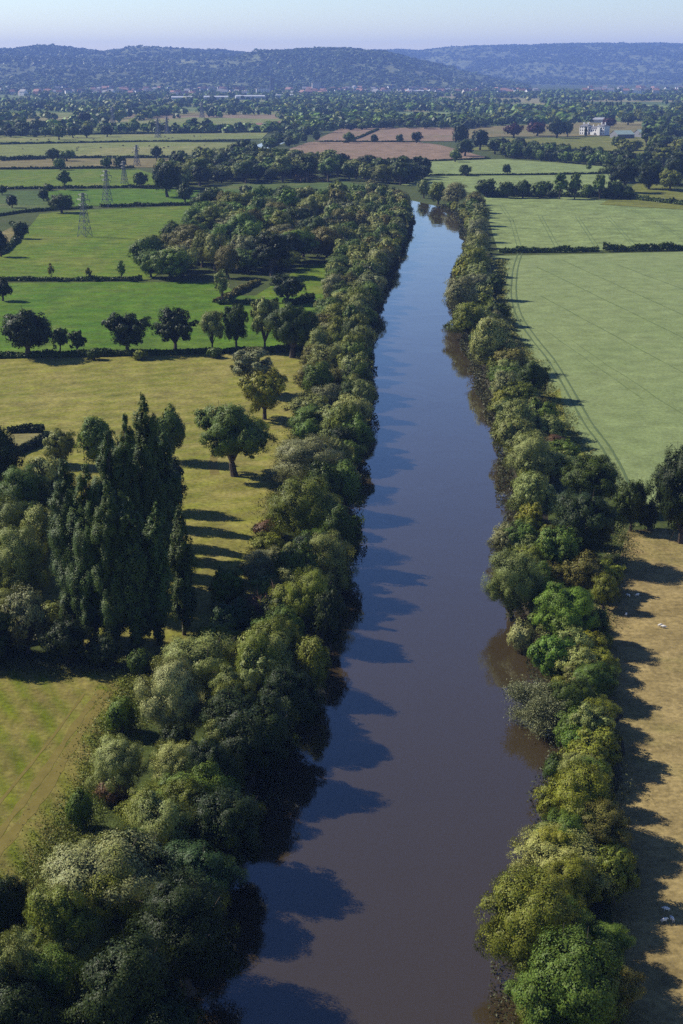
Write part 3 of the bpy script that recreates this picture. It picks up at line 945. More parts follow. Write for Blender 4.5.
# --- single field trees farther off
far = [
    ('oak', 12, 221, 29, 239, 'dark', 'bushy dark tree at the curved field corner'), ('oak', -8, 231, 9, 257, 'deep', 'dark clump at the photo edge by the curved field corner'),
    ('oak', 153, 159, 181, 197, 'deep', 'big dark oak at the near end of the far wood'), ('oak', 176, 183, 194, 204, 'dark', 'rounded tree at the foot of the big dark far oak'),
    ('oak', 48, 192, 75, 213, 'dark', 'broad thicket clump on the pylon field hedge'), ('oak', 38, 189, 49, 201, 'dark', 'small round tree beside the broad thicket clump'),
    ('oak', 5, 194, 18, 208, 'deep', 'small dark oak alone in the cool green pasture'), ('oak', -4, 185, 7, 195, 'dark', 'small tree at the photo edge above the cool pasture'),
    ('shrub', 42, 182, 56, 191, 'dark', 'pair-like dark bush on the hedge by the grey ash'), ('ash', 56, 171, 73, 190, 'mid', 'rounded ash on the hedge behind the front pylon'),
    ('oak', 133, 171, 149, 188, 'dark', 'round tree on the hedge near the third pylon'), ('oak', 53, 157, 67, 170, 'mid', 'tree on the brown field hedge by the bushes'),
    ('oak', 100, 156, 113, 169, 'mid', 'first of the twin trees on the brown field hedge'), ('oak', 113, 155, 127, 169, 'dark', 'second, darker twin tree on the brown field hedge'),
    ('oak', 45, 148, 60, 161, 'dark', 'dark tree in the clump on the pale pasture'), ('oak', 58, 149, 76, 161, 'mid', 'mid green tree in the clump on the pale pasture'),
    ('oak', 150, 146, 163, 159, 'dark', 'single tree on the pale pasture hedge by the far pylon'), ('oak', 100, 124, 113, 137, 'deep', 'dark round tree at the end of the far row'),
    ('oak', 80, 125, 93, 138, 'dark', 'round tree in the far row by the pale pasture'), ('oak', 66, 125, 80, 138, 'dark', 'dense tree in the far row by the pale pasture'),
    ('oak', 50, 124, 67, 140, 'mid', 'broad tree in the far row by the pale pasture'), ('oak', 77, 112, 91, 127, 'deep', 'tall dark tree beyond the far row'),
    ('oak', 30, 119, 46, 135, 'dark', 'dark tree in the far clump by the grey sheds'), ('oak', 14, 121, 32, 135, 'dark', 'spreading tree in the far clump by the grey sheds'),
    ('oak', 128, 121, 140, 133, 'mid', 'round tree at the start of the strip of pale pasture'), ('ash', 188, 119, 200, 132, 'dark', 'tree at the end of the farmyard belt'),
    ('oak', 417, 158, 432, 177, 'deep', 'tall dark tree at the corner of the ploughed field'), ('oak', 459, 164, 472, 176, 'dark', 'round single tree in the far crop'),
    ('oak', 502, 163, 512, 175, 'dark', 'second small round tree in the far crop'), ('oak', 448, 149, 462, 162, 'mid', 'bushy tree at the ploughed field corner'),
    ('oak', 410, 131, 423, 143, 'deep', 'dark round tree on the ploughed field hedge'), ('oak', 395, 134, 404, 143, 'dark', 'little tree on the ploughed field hedge'),
    ('oak', 370, 134, 378, 143, 'dark', 'tiny tree on the ploughed field hedge'), ('oak', 342, 132, 355, 143, 'mid', 'tree at the hedge corner of the ploughed field'),
    ('oak', 312, 130, 321, 143, 'dark', 'tree standing in the ploughed field by the farm'), ('oak', 299, 132, 307, 144, 'dark', 'slim tree at the farm side of the ploughed field'),
    ('loose', 585, 161, 592, 174, 'mid', 'thin tree on the far crop hedge'), ('oak', 504, 123, 524, 138, 'copper', 'dark copper beech west of the white house'),
    ('oak', 527, 121, 547, 136, 'copper', 'wide copper beech nearer the white house'), ('oak', 602, 117, 617, 128, 'copper', 'small copper beech behind the white house'),
    ('oak', 546, 119, 568, 138, 'deep', 'dark evergreen mass beside the white house'), ('oak', 562, 121, 574, 137, 'dark', 'narrow dark tree beside the white house'),
    ('oak', 452, 124, 470, 146, 'deep', 'dark tree at the top of the ploughed field belt'), ('oak', 470, 128, 490, 150, 'deep', 'dark tree in the belt below the copper beeches'),
    ('oak', 455, 138, 475, 156, 'dark', 'wide dark tree in the belt beside the ploughed field'), ('oak', 486, 138, 504, 154, 'dark', 'round dark tree at the bottom of the belt'),
    ('ash', 551, 175, 569, 199, 'mid', 'first upright ash of the pair on the crop end hedge'), ('ash', 567, 175, 583, 199, 'mid', 'second upright ash of the pair on the crop end hedge'),
    ('ash', 592, 176, 608, 199, 'mid', 'open ash on the crop end hedge near the wood'), ('oak', 606, 179, 624, 199, 'dark', 'dark tree where the crop end hedge meets the wood'),
    ('oak', 496, 180, 516, 198, 'dark', 'low rounded tree on the crop end hedge by the river'), ('oak', 514, 180, 532, 198, 'dark', 'second low rounded tree on the crop end hedge'),
    ('oak', 530, 182, 550, 198, 'mid', 'third low tree on the crop end hedge'), ('poplar', 584, 126, 588, 137, 'deep', 'dark conifer in front of the white house'),
]
for k, x0, y0, x1, y1, c, lab in far: T(k, x0, y0, x1, y1, c, lab)


# ------------------------------------------------------------------ woods and belts filled with single trees
def inside(poly, x, y):
    c, j = False, len(poly) - 1
    for i in range(len(poly)):
        if (poly[i][1] > y) != (poly[j][1] > y) and x < (poly[j][0] - poly[i][0]) * (y - poly[i][1]) / (poly[j][1] - poly[i][1]) + poly[i][0]: c = not c
        j = i
    return c


def fill(poly_px, spacing, w, h, kinds, cols, labels, group, clear=.42, limit=400):
    """stand single trees inside an outline, clear of those already there"""
    pg = poly_ground(poly_px)
    xs, ys = [p[0] for p in pg], [p[1] for p in pg]
    near, made = list(ALL), 0
    got = []
    for _ in range(limit * 30):
        x, y = random.uniform(min(xs), max(xs)), random.uniform(min(ys), max(ys))
        if not inside(pg, x, y): continue
        if any((x - a) ** 2 + (y - b) ** 2 < (clear * (ww + w[0])) ** 2 for a, b, ww in near): continue
        if any((x - a) ** 2 + (y - b) ** 2 < spacing ** 2 for a, b in got): continue
        k = random.choice(kinds); ci = random.choice(cols)
        ww = random.uniform(*w); hh = random.uniform(*h) * (.55 if k == 'shrub' else 1)
        plant(k, x, y, ww * (.8 if k == 'shrub' else 1), hh, ci, labels(k, ci, x, y), group)
        got.append((x, y)); made += 1
        if made >= limit: break
    return made


HUE = dict(sage='sage green', silver='silvery', pale='pale', olive='olive', yellow='yellowish', mid='mid green', green='bright green', dark='dark', deep='very dark', teal='blue green', brown='brownish', red='reddish', copper='copper', grey='grey green', poplar='dark')
KIND = dict(bushy='bushy tree', willow='willow', oak='broad tree', ash='upright tree', shrub='bush', loose='thin tree')
cnt = {}
BUSH = ['bushy', 'willow', 'bushy', 'willow', 'shrub']
cnt['lb'] = fill([(306, 440), (352, 440), (364, 400), (362, 350), (374, 300), (396, 250), (408, 222), (402, 205), (372, 196), (352, 212), (340, 262), (330, 300), (316, 350), (310, 390)], 7.0, (9, 15), (8.5, 14),
     ['willow', 'bushy', 'willow', 'bushy', 'shrub'], ['sage', 'sage', 'olive', 'grey', 'mid', 'dark', 'pale', 'brown', 'mid'], lambda k, c, x, y: f'{HUE[c]} {KIND[k]} in the dense bank belt between meadow hedge and river bend', 'belt trees between the meadow hedge and the river bend', .30, 230)
cnt['rb'] = fill([(520, 480), (580, 480), (534, 410), (508, 358), (492, 328), (482, 296), (482, 256), (482, 225), (478, 203), (470, 207), (472, 225), (476, 250), (464, 275), (462, 300), (480, 350), (496, 400)], 6.5, (8, 13), (7, 11),
     ['willow', 'bushy', 'bushy', 'shrub'], ['sage', 'olive', 'mid', 'dark', 'grey', 'brown', 'sage'], lambda k, c, x, y: f'{HUE[c]} {KIND[k]} filling the belt between the crop fields and the water', 'belt trees between the crop fields and the water', .28, 120)
cnt['rb2'] = fill([(524, 1080), (612, 1080), (604, 860), (600, 700), (606, 600), (600, 530), (520, 520), (540, 580), (556, 680), (566, 760), (552, 880), (530, 980)], 5.2, (5.5, 8.5), (4.5, 7.5),
     ['willow', 'bushy', 'bushy', 'shrub'], ['olive', 'mid', 'dark', 'sage', 'yellow', 'brown'], lambda k, c, x, y: f'{HUE[c]} {KIND[k]} squeezed between larger bank trees beside the stubble', 'small trees between the big ones beside the stubble', .30, 60)
cnt['lb2'] = fill([(-80, 1100), (40, 1100), (186, 900), (250, 800), (290, 700), (328, 600), (346, 520), (352, 460), (306, 450), (298, 520), (270, 610), (178, 694), (138, 765), (74, 905), (0, 980)], 6.5, (6, 9.5), (5, 8.5),
     ['willow', 'bushy', 'bushy', 'shrub'], ['dark', 'mid', 'olive', 'deep', 'sage'], lambda k, c, x, y: f'{HUE[c]} {KIND[k]} squeezed between larger bank trees beside the hayfield', 'small trees between the big ones beside the hayfield', .40, 80)
cnt['pop'] = fill([(-120, 520), (40, 500), (50, 560), (50, 600), (48, 640), (60, 664), (-120, 664)], 7, (9, 15), (8, 14),
     ['willow', 'bushy', 'bushy', 'shrub'], ['dark', 'deep', 'mid', 'sage'], lambda k, c, x, y: f'{HUE[c]} {KIND[k]} in the shaded thicket around the poplars', 'thicket trees around the poplars', .28, 60)
cnt['wood'] = fill([(144, 280), (150, 260), (190, 238), (205, 222), (205, 216), (212, 211), (250, 208), (330, 206), (366, 205), (396, 207), (392, 212), (366, 216), (350, 236), (340, 258), (300, 268), (270, 279), (200, 281)], 12.5, (13, 23), (10, 19),
     ['oak', 'bushy', 'willow', 'ash', 'bushy'], ['mid', 'dark', 'olive', 'sage', 'mid', 'grey', 'deep', 'olive', 'green', 'brown'], lambda k, c, x, y: f'{HUE[c]} {KIND[k]} in the wood between the bright pastures and the river', 'trees of the wood beside the river', .27, 240)
cnt['wood2'] = fill([(150, 186), (178, 170), (220, 162), (240, 160), (280, 164), (300, 167), (345, 174), (420, 174), (426, 180), (400, 186), (372, 184), (340, 180), (260, 184), (210, 184), (180, 192)], 14, (16, 26), (12, 20),
     ['oak', 'bushy', 'ash', 'willow'], ['dark', 'mid', 'deep', 'olive', 'sage'], lambda k, c, x, y: f'{HUE[c]} {KIND[k]} in the long wood behind the dark green strip field', 'trees of the long wood below the ploughed field', .26, 200)
cnt['wood3'] = fill([(262, 150), (280, 140), (300, 131), (318, 122), (330, 122), (322, 130), (300, 141), (290, 150)], 18, (14, 24), (11, 16), ['bushy'], ['dark', 'mid'], lambda k, c, x, y: f'{HUE[c]} {KIND[k]} along the far river reach by the farm', 'trees along the far river reach', .3, 24)
cnt['rw'] = fill([(604, 176), (622, 166), (600, 160), (606, 152), (640, 146), (660, 132), (640, 124), (625, 126), (640, 118), (700, 112), (800, 112), (800, 210), (720, 207), (684, 205), (640, 199), (622, 197)], 13.5, (18, 30), (13, 23),
     ['bushy', 'oak', 'ash'], ['dark', 'mid', 'deep', 'olive', 'dark'], lambda k, c, x, y: f'{HUE[c]} {KIND[k]} in the big wood beyond the upper crop and the white house', 'trees of the big wood by the white house', .2, 260)
cnt['belt'] = fill([(500, 150), (520, 150), (560, 157), (622, 162), (622, 168), (560, 163), (505, 158)], 11, (13, 20), (11, 16), ['bushy', 'oak'], ['dark', 'mid', 'deep'], lambda k, c, x, y: f'{HUE[c]} {KIND[k]} in the belt between the park and the far crop', 'belt trees between the park and the far crop', .28, 90)
cnt['row1'] = fill([(484, 194), (560, 194.5), (626, 197), (626, 199.5), (560, 197.5), (484, 197.5)], 8, (10, 15), (7, 12), ['bushy', 'shrub'], ['dark', 'mid', 'deep'], lambda k, c, x, y: f'{HUE[c]} {KIND[k]} low in the hedge row at the end of the upper crop', 'low trees in the hedge row at the end of the upper crop', .2, 40)
cnt['belt2'] = fill([(340, 128), (400, 126), (455, 126), (500, 122), (500, 126), (455, 130), (400, 129), (342, 131)], 20, (14, 24), (11, 16), ['bushy', 'oak'], ['dark', 'mid', 'deep'], lambda k, c, x, y: f'{HUE[c]} {KIND[k]} in the belt along the top of the ploughed field', 'belt trees along the top of the ploughed field', .3, 70)
cnt['belt3'] = fill([(-20, 139), (66, 137), (66, 132), (-20, 134)], 17, (14, 24), (10, 16), ['bushy', 'oak'], ['dark', 'mid', 'deep'], lambda k, c, x, y: f'{HUE[c]} {KIND[k]} in the far clump around the grey sheds', 'trees around the grey sheds', .3, 30)
cnt['row'] = fill([(580, 112), (626, 110), (626, 113), (580, 115)], 17, (7, 10), (20, 27), ['poplar'], ['poplar'], lambda k, c, x, y: 'tall thin tree in the row far behind the white house', 'row of tall thin trees behind the white house', .3, 16)
print('FILL', cnt, len(ALL))

# ------------------------------------------------------------------ trees standing right at the water's edge
def edge_row(edge, side, inland, step, w, h, cols, stretch, group, y0=100, y1=930, names=('bushy', 'willow', 'bushy')):
    acc, last = 0.0, edge[0]
    for p in edge:
        if not (y0 < p[1] < y1): last = p; continue
        n_ = max(1, int(math.hypot(p[0] - last[0], p[1] - last[1]) / step))
        for k in range(n_):
            t_ = (k + random.random()) / n_
            x, y = last[0] + (p[0] - last[0]) * t_, last[1] + (p[1] - last[1]) * t_
            kd, c = random.choice(names), random.choice(cols)
            plant(kd, x + side * (inland + random.uniform(-.6, 1.2)), y, random.uniform(*w), random.uniform(*h), c, f'{HUE[c]} {KIND[kd]} {stretch}', group)
        last = p


edge_row(LBg, -1, 2.6, 6.5, (7.5, 11.5), (8, 13.5), ['dark', 'mid', 'deep', 'olive', 'sage'], 'standing at the water on the meadow side', 'trees at the water on the meadow side')
edge_row(RBg, 1, 2.2, 8.0, (6, 9), (5, 8.5), ['olive', 'mid', 'sage', 'yellow'], 'standing at the water on the crop side', 'trees at the water on the crop side')

# ------------------------------------------------------------------ special plants
def bare_shrub(x0, y0, x1, y1):
    g = at((x0 + x1) / 2, y1)
    w = (x1 - x0) / px_per_m(g[0], g[1])
    r = random.Random(4)
    root = empty('bare_bush', g)
    tag(root, 'bare reddish bush of naked twigs among the bank willows', 'bush')
    b, tw = MB(), MB()
    for k in range(22):
        a = r.uniform(0, 6.28); s = r.uniform(.3, 1)
        e = np.array((math.cos(a) * w * .5 * s, math.sin(a) * w * .5 * s, w * r.uniform(.65, 1.05)))
        m = e * .45 + np.array((0, 0, .4))
        b.path([(0, 0, .0), tuple(m), tuple(e)], [.14, .09, .04], 5)
        for j in range(16):
            p = m + (e - m) * r.random()
            q = p + np.array((r.gauss(0, .7) + e[0] * .15, r.gauss(0, .7) + e[1] * .15, r.uniform(.2, 1.3)))
            tw.tube(tuple(p), tuple(q), .035, .012, 4)
    b.build('stem', M['twig'], root); tw.build('twig', M['twig'], root)


bare_shrub(246, 586, 292, 632)


def leaning_willow(x0, y0, x1, y1):
    g = at(x1 - 4, y1 - 2)
    s = px_per_m(g[0], g[1]); w = (x1 - x0) / s
    r = np.random.default_rng(3); rr = random.Random(3)
    root = empty('fallen_willow', g)
    tag(root, 'half fallen willow with bare grey limbs reaching out over the water', 'tree')
    b = MB(); P = []
    for k in range(13):
        a = rr.uniform(-.75, .75)
        L = w * rr.uniform(.6, 1.02)
        e = np.array((-math.cos(a) * L, math.sin(a) * L * .8, rr.uniform(.9, 4.6)))
        m = e * .5 + np.array((0, 0, 1.1))
        b.path([(0, 0, .3), tuple(m), tuple(e)], [.26, .15, .05], 6)
        for j in range(9):
            p = m + (e - m) * rr.random(); q = p + np.array((rr.gauss(-.5, .6), rr.gauss(0, .8), rr.uniform(-.3, 1.0)))
            b.tube(tuple(p), tuple(q), .05, .015, 4)
        c = np.array([m + (e - m) * t for t in rr.choices([.55, .7, .8, .9, 1.0], k=3)])
        for cc in c: P.append(cc + r.normal(size=(1100, 3)) * np.array((.8, .8, .6)) + np.array((0, 0, .35)))
    b.build('trunk', M['pale_bark'], root)
    P = np.concatenate(P)
    N = unit(r.normal(size=P.shape) + np.array((-.3, 0, .6)))
    V = leaves_at(P, N, np.full(len(P), .21), r, .5, .4)
    cr = link('crown', quads_mesh('crown', V, M['leaf'], np.clip(.5 + .25 * r.normal(size=len(P)), 0, 1)), root)
    cr.color = (.150, .160, .072, 1)


leaning_willow(514, 684, 588, 727)


def hedge(pts_px, w, h, label, col='dark', group=None, gap=None):
    g = [np.array(at(*p)[:2]) for p in pts_px]
    r = np.random.default_rng(int(abs(g[0][0] * 7 + g[0][1])) % 9999)
    seg = [np.linalg.norm(g[i + 1] - g[i]) for i in range(len(g) - 1)]
    tot = sum(seg)
    s = px_per_m(g[0][0], g[0][1])
    L = min(max(2.2 / s, .28), 2.2)
    n = int(min(tot * (w + 2 * h) * 2.6 / (L * L * .3), 26000))
    t = r.random(n) * tot
    cum = np.concatenate([[0], np.cumsum(seg)])
    idx = np.clip(np.searchsorted(cum, t) - 1, 0, len(seg) - 1)
    f = (t - cum[idx]) / np.array(seg)[idx]
    G = np.array(g)
    P = G[idx] + (G[idx + 1] - G[idx]) * f[:, None]
    d = unit((G[idx + 1] - G[idx])); nr = np.stack([-d[:, 1], d[:, 0]], 1)
    lump = .40 + 1.1 * fbm(t * .16, np.full(n, g[0][0] * .1), 3)
    a = r.uniform(-1.25, 1.25, n); rad = np.sqrt(r.uniform(.35, 1, n))
    off = np.sin(a) * rad * w * .5 * (.8 + .4 * lump)
    z = np.abs(np.cos(a * .98)) * rad * h * lump
    z = np.maximum(z * (.35 + .65 * r.random(n) ** .4), .05)
    P3 = np.concatenate([P + nr * off[:, None] + r.normal(size=(n, 2)) * .08, z[:, None]], 1)
    N = unit(np.concatenate([nr * np.sin(a)[:, None], np.cos(a)[:, None]], 1) + .6 * r.normal(size=(n, 3)))
    V = leaves_at(P3, N, np.full(n, L), r, 0, .7)
    root = link('hedge', quads_mesh('hedge', V, M['leaf'], np.clip(.5 + .25 * r.normal(size=n), 0, 1)))
    root.color = (*COL[col], 1)
    tag(root, label, 'hedge', group)
    return root


hedge([(500, 253), (540, 252.5), (598, 251.8)], 3.4, 3.2, 'dark hedge between the two crop fields, from the river to the gap')
hedge([(604, 251.6), (690, 250.2), (900, 246)], 3.6, 3.8, 'taller dark hedge between the two crop fields, beyond the gap')
hedge([(-120, 360), (0, 358), (60, 357), (150, 355), (250, 352), (320, 351)], 3.0, 2.2, 'rough hedge under the meadow oaks')
hedge([(-60, 281.5), (10, 281), (80, 281), (142, 280.5)], 2.4, 2.0, 'low clipped hedge between the two bright pastures')
hedge([(216, 303), (222, 301.5), (240, 292), (258, 283)], 3.0, 2.4, 'angled hedge running back from the thin sparse tree', 'brown')
hedge([(217, 304.5), (240, 304), (278, 303)], 2.8, 2.0, 'short hedge from the thin sparse tree toward the round oak')
hedge([(284, 305), (298, 304), (312, 300)], 3.4, 2.6, 'short dark hedge beyond the round pasture oak')
hedge([(8, 433), (26, 432), (44, 432)], 2.4, 2.4, 'back clipped hedge by the small brown plot', 'deep')
hedge([(14, 456), (30, 449), (48, 442)], 2.6, 2.4, 'front clipped hedge by the small brown plot', 'deep')
field('brown', (8, 452), (42, 440), (44, 434), (8, 435))
hedge([(-60, 272), (2, 254), (14, 244), (21, 233), (12, 224)], 3.4, 2.6, 'curving hedge at the photo edge of the pylon field')
hedge([(100, 207.4), (150, 206.2), (198, 205)], 2.6, 2.4, 'dark hedge at the top of the pylon field')
hedge([(-20, 219), (14, 214), (20, 213), (60, 210), (92, 208.4)], 2.2, 2.0, 'hedge from the thicket clump to the photo edge')
hedge([(-100, 189.8), (0, 189.4), (80, 188.4), (156, 187.6)], 2.4, 2.2, 'straight hedge behind the front pylon')
hedge([(52, 207), (47, 199), (41, 191)], 1.6, 1.2, 'thin diagonal hedge beside the cool pasture')
hedge([(-100, 170), (0, 169.5), (60, 169), (134, 168)], 2.6, 2.2, 'hedge in front of the brown field')
hedge([(-100, 159.3), (40, 158.4), (100, 158), (172, 157.8)], 3, 2.4, 'hedge behind the brown field')
hedge([(-100, 145), (0, 144.4), (150, 142), (250, 141.5)], 3, 2.4, 'hedge across the pale pastures')
hedge([(-100, 136.5), (60, 135.6), (150, 133.8), (268, 132)], 3, 2.6, 'hedge at the back of the pale pastures')
hedge([(340, 160.8), (400, 161.2), (440, 161.2), (490, 158.8)], 2, 1.6, 'low hedge below the ploughed field')
hedge([(320, 142.2), (360, 142.2), (420, 142.4)], 2.4, 2, 'hedge across the ploughed field')
hedge([(345, 143), (360, 138), (378, 130)], 3, 3, 'hedge rising along the ploughed field')
hedge([(430, 175.6), (520, 175.4), (616, 173.6)], 2, 1.5, 'low hedge across the far crop')
hedge([(484, 196.8), (560, 197), (628, 199), (684, 205.5), (760, 211)], 4.5, 4, 'thick hedge at the end of the upper crop')
hedge([(180, 133.5), (205, 131.4), (240, 130.5)], 10, 9, 'tall overgrown hedge beside the farmyard')
hedge([(0, 161), (14, 160.5), (44, 159.5)], 5, 5, 'bushy hedge piece by the pale pasture clump')

# rank growth along the water's edge and the field margins
def undergrowth():
    r = np.random.default_rng(8)
    Ps, Cs, Ls = [], [], []
    for edge, side in ((LBg[:n1], -1), (RBg[:n2], 1)):
        G = np.array(edge); seg = np.linalg.norm(np.diff(G, axis=0), axis=1); cum = np.concatenate([[0], np.cumsum(seg)])
        n = 60000
        t = r.random(n) ** 1.5 * cum[-1]
        idx = np.clip(np.searchsorted(cum, t) - 1, 0, len(seg) - 1)
        f = (t - cum[idx]) / seg[idx]
        P = G[idx] + (G[idx + 1] - G[idx]) * f[:, None]
        off = r.uniform(-.6, 1, n) ** 1 * 6 * (.6 + .8 * vnoise(t * .12, t * 0))
        P[:, 0] += side * off
        hmax = 1.0 + 2.2 * vnoise(t * .3, off * .5)
        hmax = np.where(off < 0, hmax * .5, hmax)
        Ps.append(np.concatenate([P, (r.random(n) ** .7 * hmax)[:, None]], 1))
        k = vnoise(t * .15 + 40, off * .3)[:, None]
        Cs.append(np.array((.035, .045, .015)) * (1 - k) + np.array((.070, .070, .028)) * k)
        Ls.append(np.clip(.16 + P[:, 1] * .0011, .2, 1.1))
    # the ragged margins of the hayfield, the stubble and the crop
    for pl, w, n, c0, c1 in (([(142, 668), (138, 694), (118, 732), (88, 800), (42, 874), (-14, 965)], 3.6, 42000, (.085, .115, .016), (.140, .150, .025)),
                     ([(626, 532), (606, 600), (600, 720), (604, 860), (620, 1024), (640, 1150)], 3.0, 14000, (.09, .10, .03), (.16, .14, .05)),
                     ([(500, 260), (500, 300), (512, 334), (532, 362), (552, 398), (570, 430), (594, 466), (616, 492)], 3.0, 14000, (.12, .14, .03), (.16, .15, .03)),
                     ([(322, 352), (318, 400), (296, 440), (276, 500), (266, 560), (236, 620)], 4.0, 16000, (.075, .085, .025), (.13, .12, .04)),
                     ([(-60, 664), (40, 668), (128, 668)], 3.0, 8000, (.08, .09, .03), (.13, .13, .04))):
        G = np.array(poly_ground(pl)); seg = np.linalg.norm(np.diff(G, axis=0), axis=1); cum = np.concatenate([[0], np.cumsum(seg)])
        t = r.random(n) * cum[-1]; idx = np.clip(np.searchsorted(cum, t) - 1, 0, len(seg) - 1)
        P = G[idx] + (G[idx + 1] - G[idx]) * ((t - cum[idx]) / seg[idx])[:, None]
        lump = vnoise(t * .25, t * 0 + G[0][0])
        P = P + r.normal(size=(n, 2)) * w * .5 * (.4 + lump[:, None])
        Ps.append(np.concatenate([P, (r.random(n) ** .8 * (.15 + .9 * lump ** 2))[:, None]], 1))
        k = vnoise(P[:, 0] * .2, P[:, 1] * .2)[:, None]
        Cs.append(np.array(c0) * (1 - k) + np.array(c1) * k)
        Ls.append(np.clip(.07 + P[:, 1] * .0011, .13, 1.0))
    P, Cc, L = np.concatenate(Ps), np.concatenate(Cs), np.concatenate(Ls)
    N = unit(r.normal(size=P.shape) + np.array((0, 0, .8)))
    V = leaves_at(P, N, L, r, -.3, .45)
    o = link('undergrowth', quads_mesh('undergrowth', V, M['leaf_mass'], np.clip(.5 + .2 * r.normal(size=len(P)), 0, 1), Cc))
    tag(o, 'rank grass, nettles and brambles along water edges and field margins', 'undergrowth', kind='stuff')


undergrowth()

# far-off trees that read as one mass: on the plain and over the hills
def mass(name, X, Y, Z, W, Hh, tint, faces, label, seed, up=.25, var=.12):
    r = np.random.default_rng(seed)
    n = len(X)
    d = unit(r.normal(size=(n, faces, 3)))
    d[..., 2] = np.abs(d[..., 2] * 1.1) - .15
    d = unit(d)
    rad = r.uniform(.72, 1.05, (n, faces, 1))
    S = np.stack([W * .5, W * .5, Hh * .62], -1)[:, None, :]
    P = d * rad * S + np.stack([X, Y, Z + Hh * .38], -1)[:, None, :]
    N = unit(d + np.array((0, 0, up)) + .35 * r.normal(size=d.shape))
    L = np.repeat((W * 2.1 / math.sqrt(faces)), faces) * 1.15
    V = leaves_at(P.reshape(-1, 3), N.reshape(-1, 3), L, r, 0, .8)
    o = link(name, quads_mesh(name, V, M['leaf_mass'], np.clip(.5 + var * r.normal(size=n * faces), 0, 1), np.repeat(tint, faces, 0)))
    tag(o, label, 'woodland', kind='stuff')


def tints(n, r):
    base = np.array([COL[c] for c in ('dark', 'mid', 'mid', 'dark', 'green', 'olive', 'teal')]) * 1.1
    return base[r.integers(0, len(base), n)] * r.uniform(.8, 1.25, (n, 1))


def plain_mass():
    r = np.random.default_rng(21)
    X, Y = [], []
    fpoly = [[(v.co.x, v.co.y) for v in o.data.vertices] for o in bpy.data.objects if o.type == 'MESH' and o.name.startswith('field') and max(v.co.y for v in o.data.vertices) > 1500]
    # hedgerows: lines at random headings
    for k in range(330):
        y0 = 2150 + 3400 * r.random() ** 1.15
        u = r.uniform(-330, 1010)
        x0 = (u - 341.5) / F_PX * y0
        L = r.uniform(120, 520); a = r.choice((r.normal(.1, .25), r.normal(1.5, .3)))
        m = int(L / r.uniform(8, 15)); t = np.linspace(0, 1, m)
        keep = r.random(m) < r.uniform(.55, 1)
        X.append((x0 + math.cos(a) * L * t + r.normal(size=m) * 3)[keep]); Y.append((y0 + math.sin(a) * L * t + r.normal(size=m) * 3)[keep])
    # woods: patches where the noise is high
    m = 26000
    y = 2050 + 3900 * r.random(m) ** .9; x = (r.uniform(-330, 1010, m) - 341.5) / F_PX * y
    dens = fbm(x * .0028 + 5, y * .0019, 4)
    keep = dens > np.where(y > 4600, .50, .565)
    X.append(x[keep]); Y.append(y[keep])
    X, Y = np.concatenate(X), np.concatenate(Y)
    keep = np.array([not any(inside(p, a, b) for p in fpoly) for a, b in zip(X, Y)]) & ((Y < 4900) | (r.random(len(Y)) < .6))
    X, Y = X[keep], Y[keep]
    n = len(X)
    U = X / Y / cp * F_PX + 341.5
    Z = np.where(Y > 5100, np.maximum(hill_h(U, Y), 0), 0)
    W = r.uniform(9, 19, n); Hh = W * r.uniform(.65, 1.0, n)
    print('PLAIN', n)
    mass('woodland', X, Y, Z, W, Hh, tints(n, r), 26, 'blue green belts and copses of trees covering the plain before the town', 31)


def hill_mass():
    r = np.random.default_rng(22)
    m = 150000
    d = 5200 + 9000 * r.random(m) ** .8
    u = r.uniform(-250, 930, m)
    x = (u - 341.5) / F_PX * d * cp
    dens = fbm(x * .0042 + 9, d * .0022, 4)
    hh = hill_h(u, d)
    th = np.where(d < 6600, .47, .54)
    mid = np.exp(-((u - 330) / 70) ** 2) * ((d > 6600) & (d < 8900))
    far_r = ((u > 420) & (d > 10200))
    top = np.where(d > 13200, .44, np.where((d > 9900) & (u < 400), .45, th))
    top = np.where(far_r & (d < 13200), .58, top)
    lines = (np.abs(((x * .35 + d) * .006) % 1 - .5) > .465) | (np.abs(((x - d * .3) * .007) % 1 - .5) > .47)
    keep = (hh > -.2) & ((dens > top - mid * .3) | (lines & (r.random(m) < .8)) | (r.random(m) < .06))
    x, d, hh = x[keep], d[keep], hh[keep]
    n = len(x)
    W = r.uniform(14, 26, n)
    print('HILL', n)
    mass('hill_woods', x, d, hh - 1, W, W * r.uniform(.45, .7, n), tints(n, r) * .35 + np.array((.055, .072, .022)) * .65, 11, 'woods, copses and hedgerow trees covering the blue hills', 32, 1.1, .05)


plain_mass()
hill_mass()

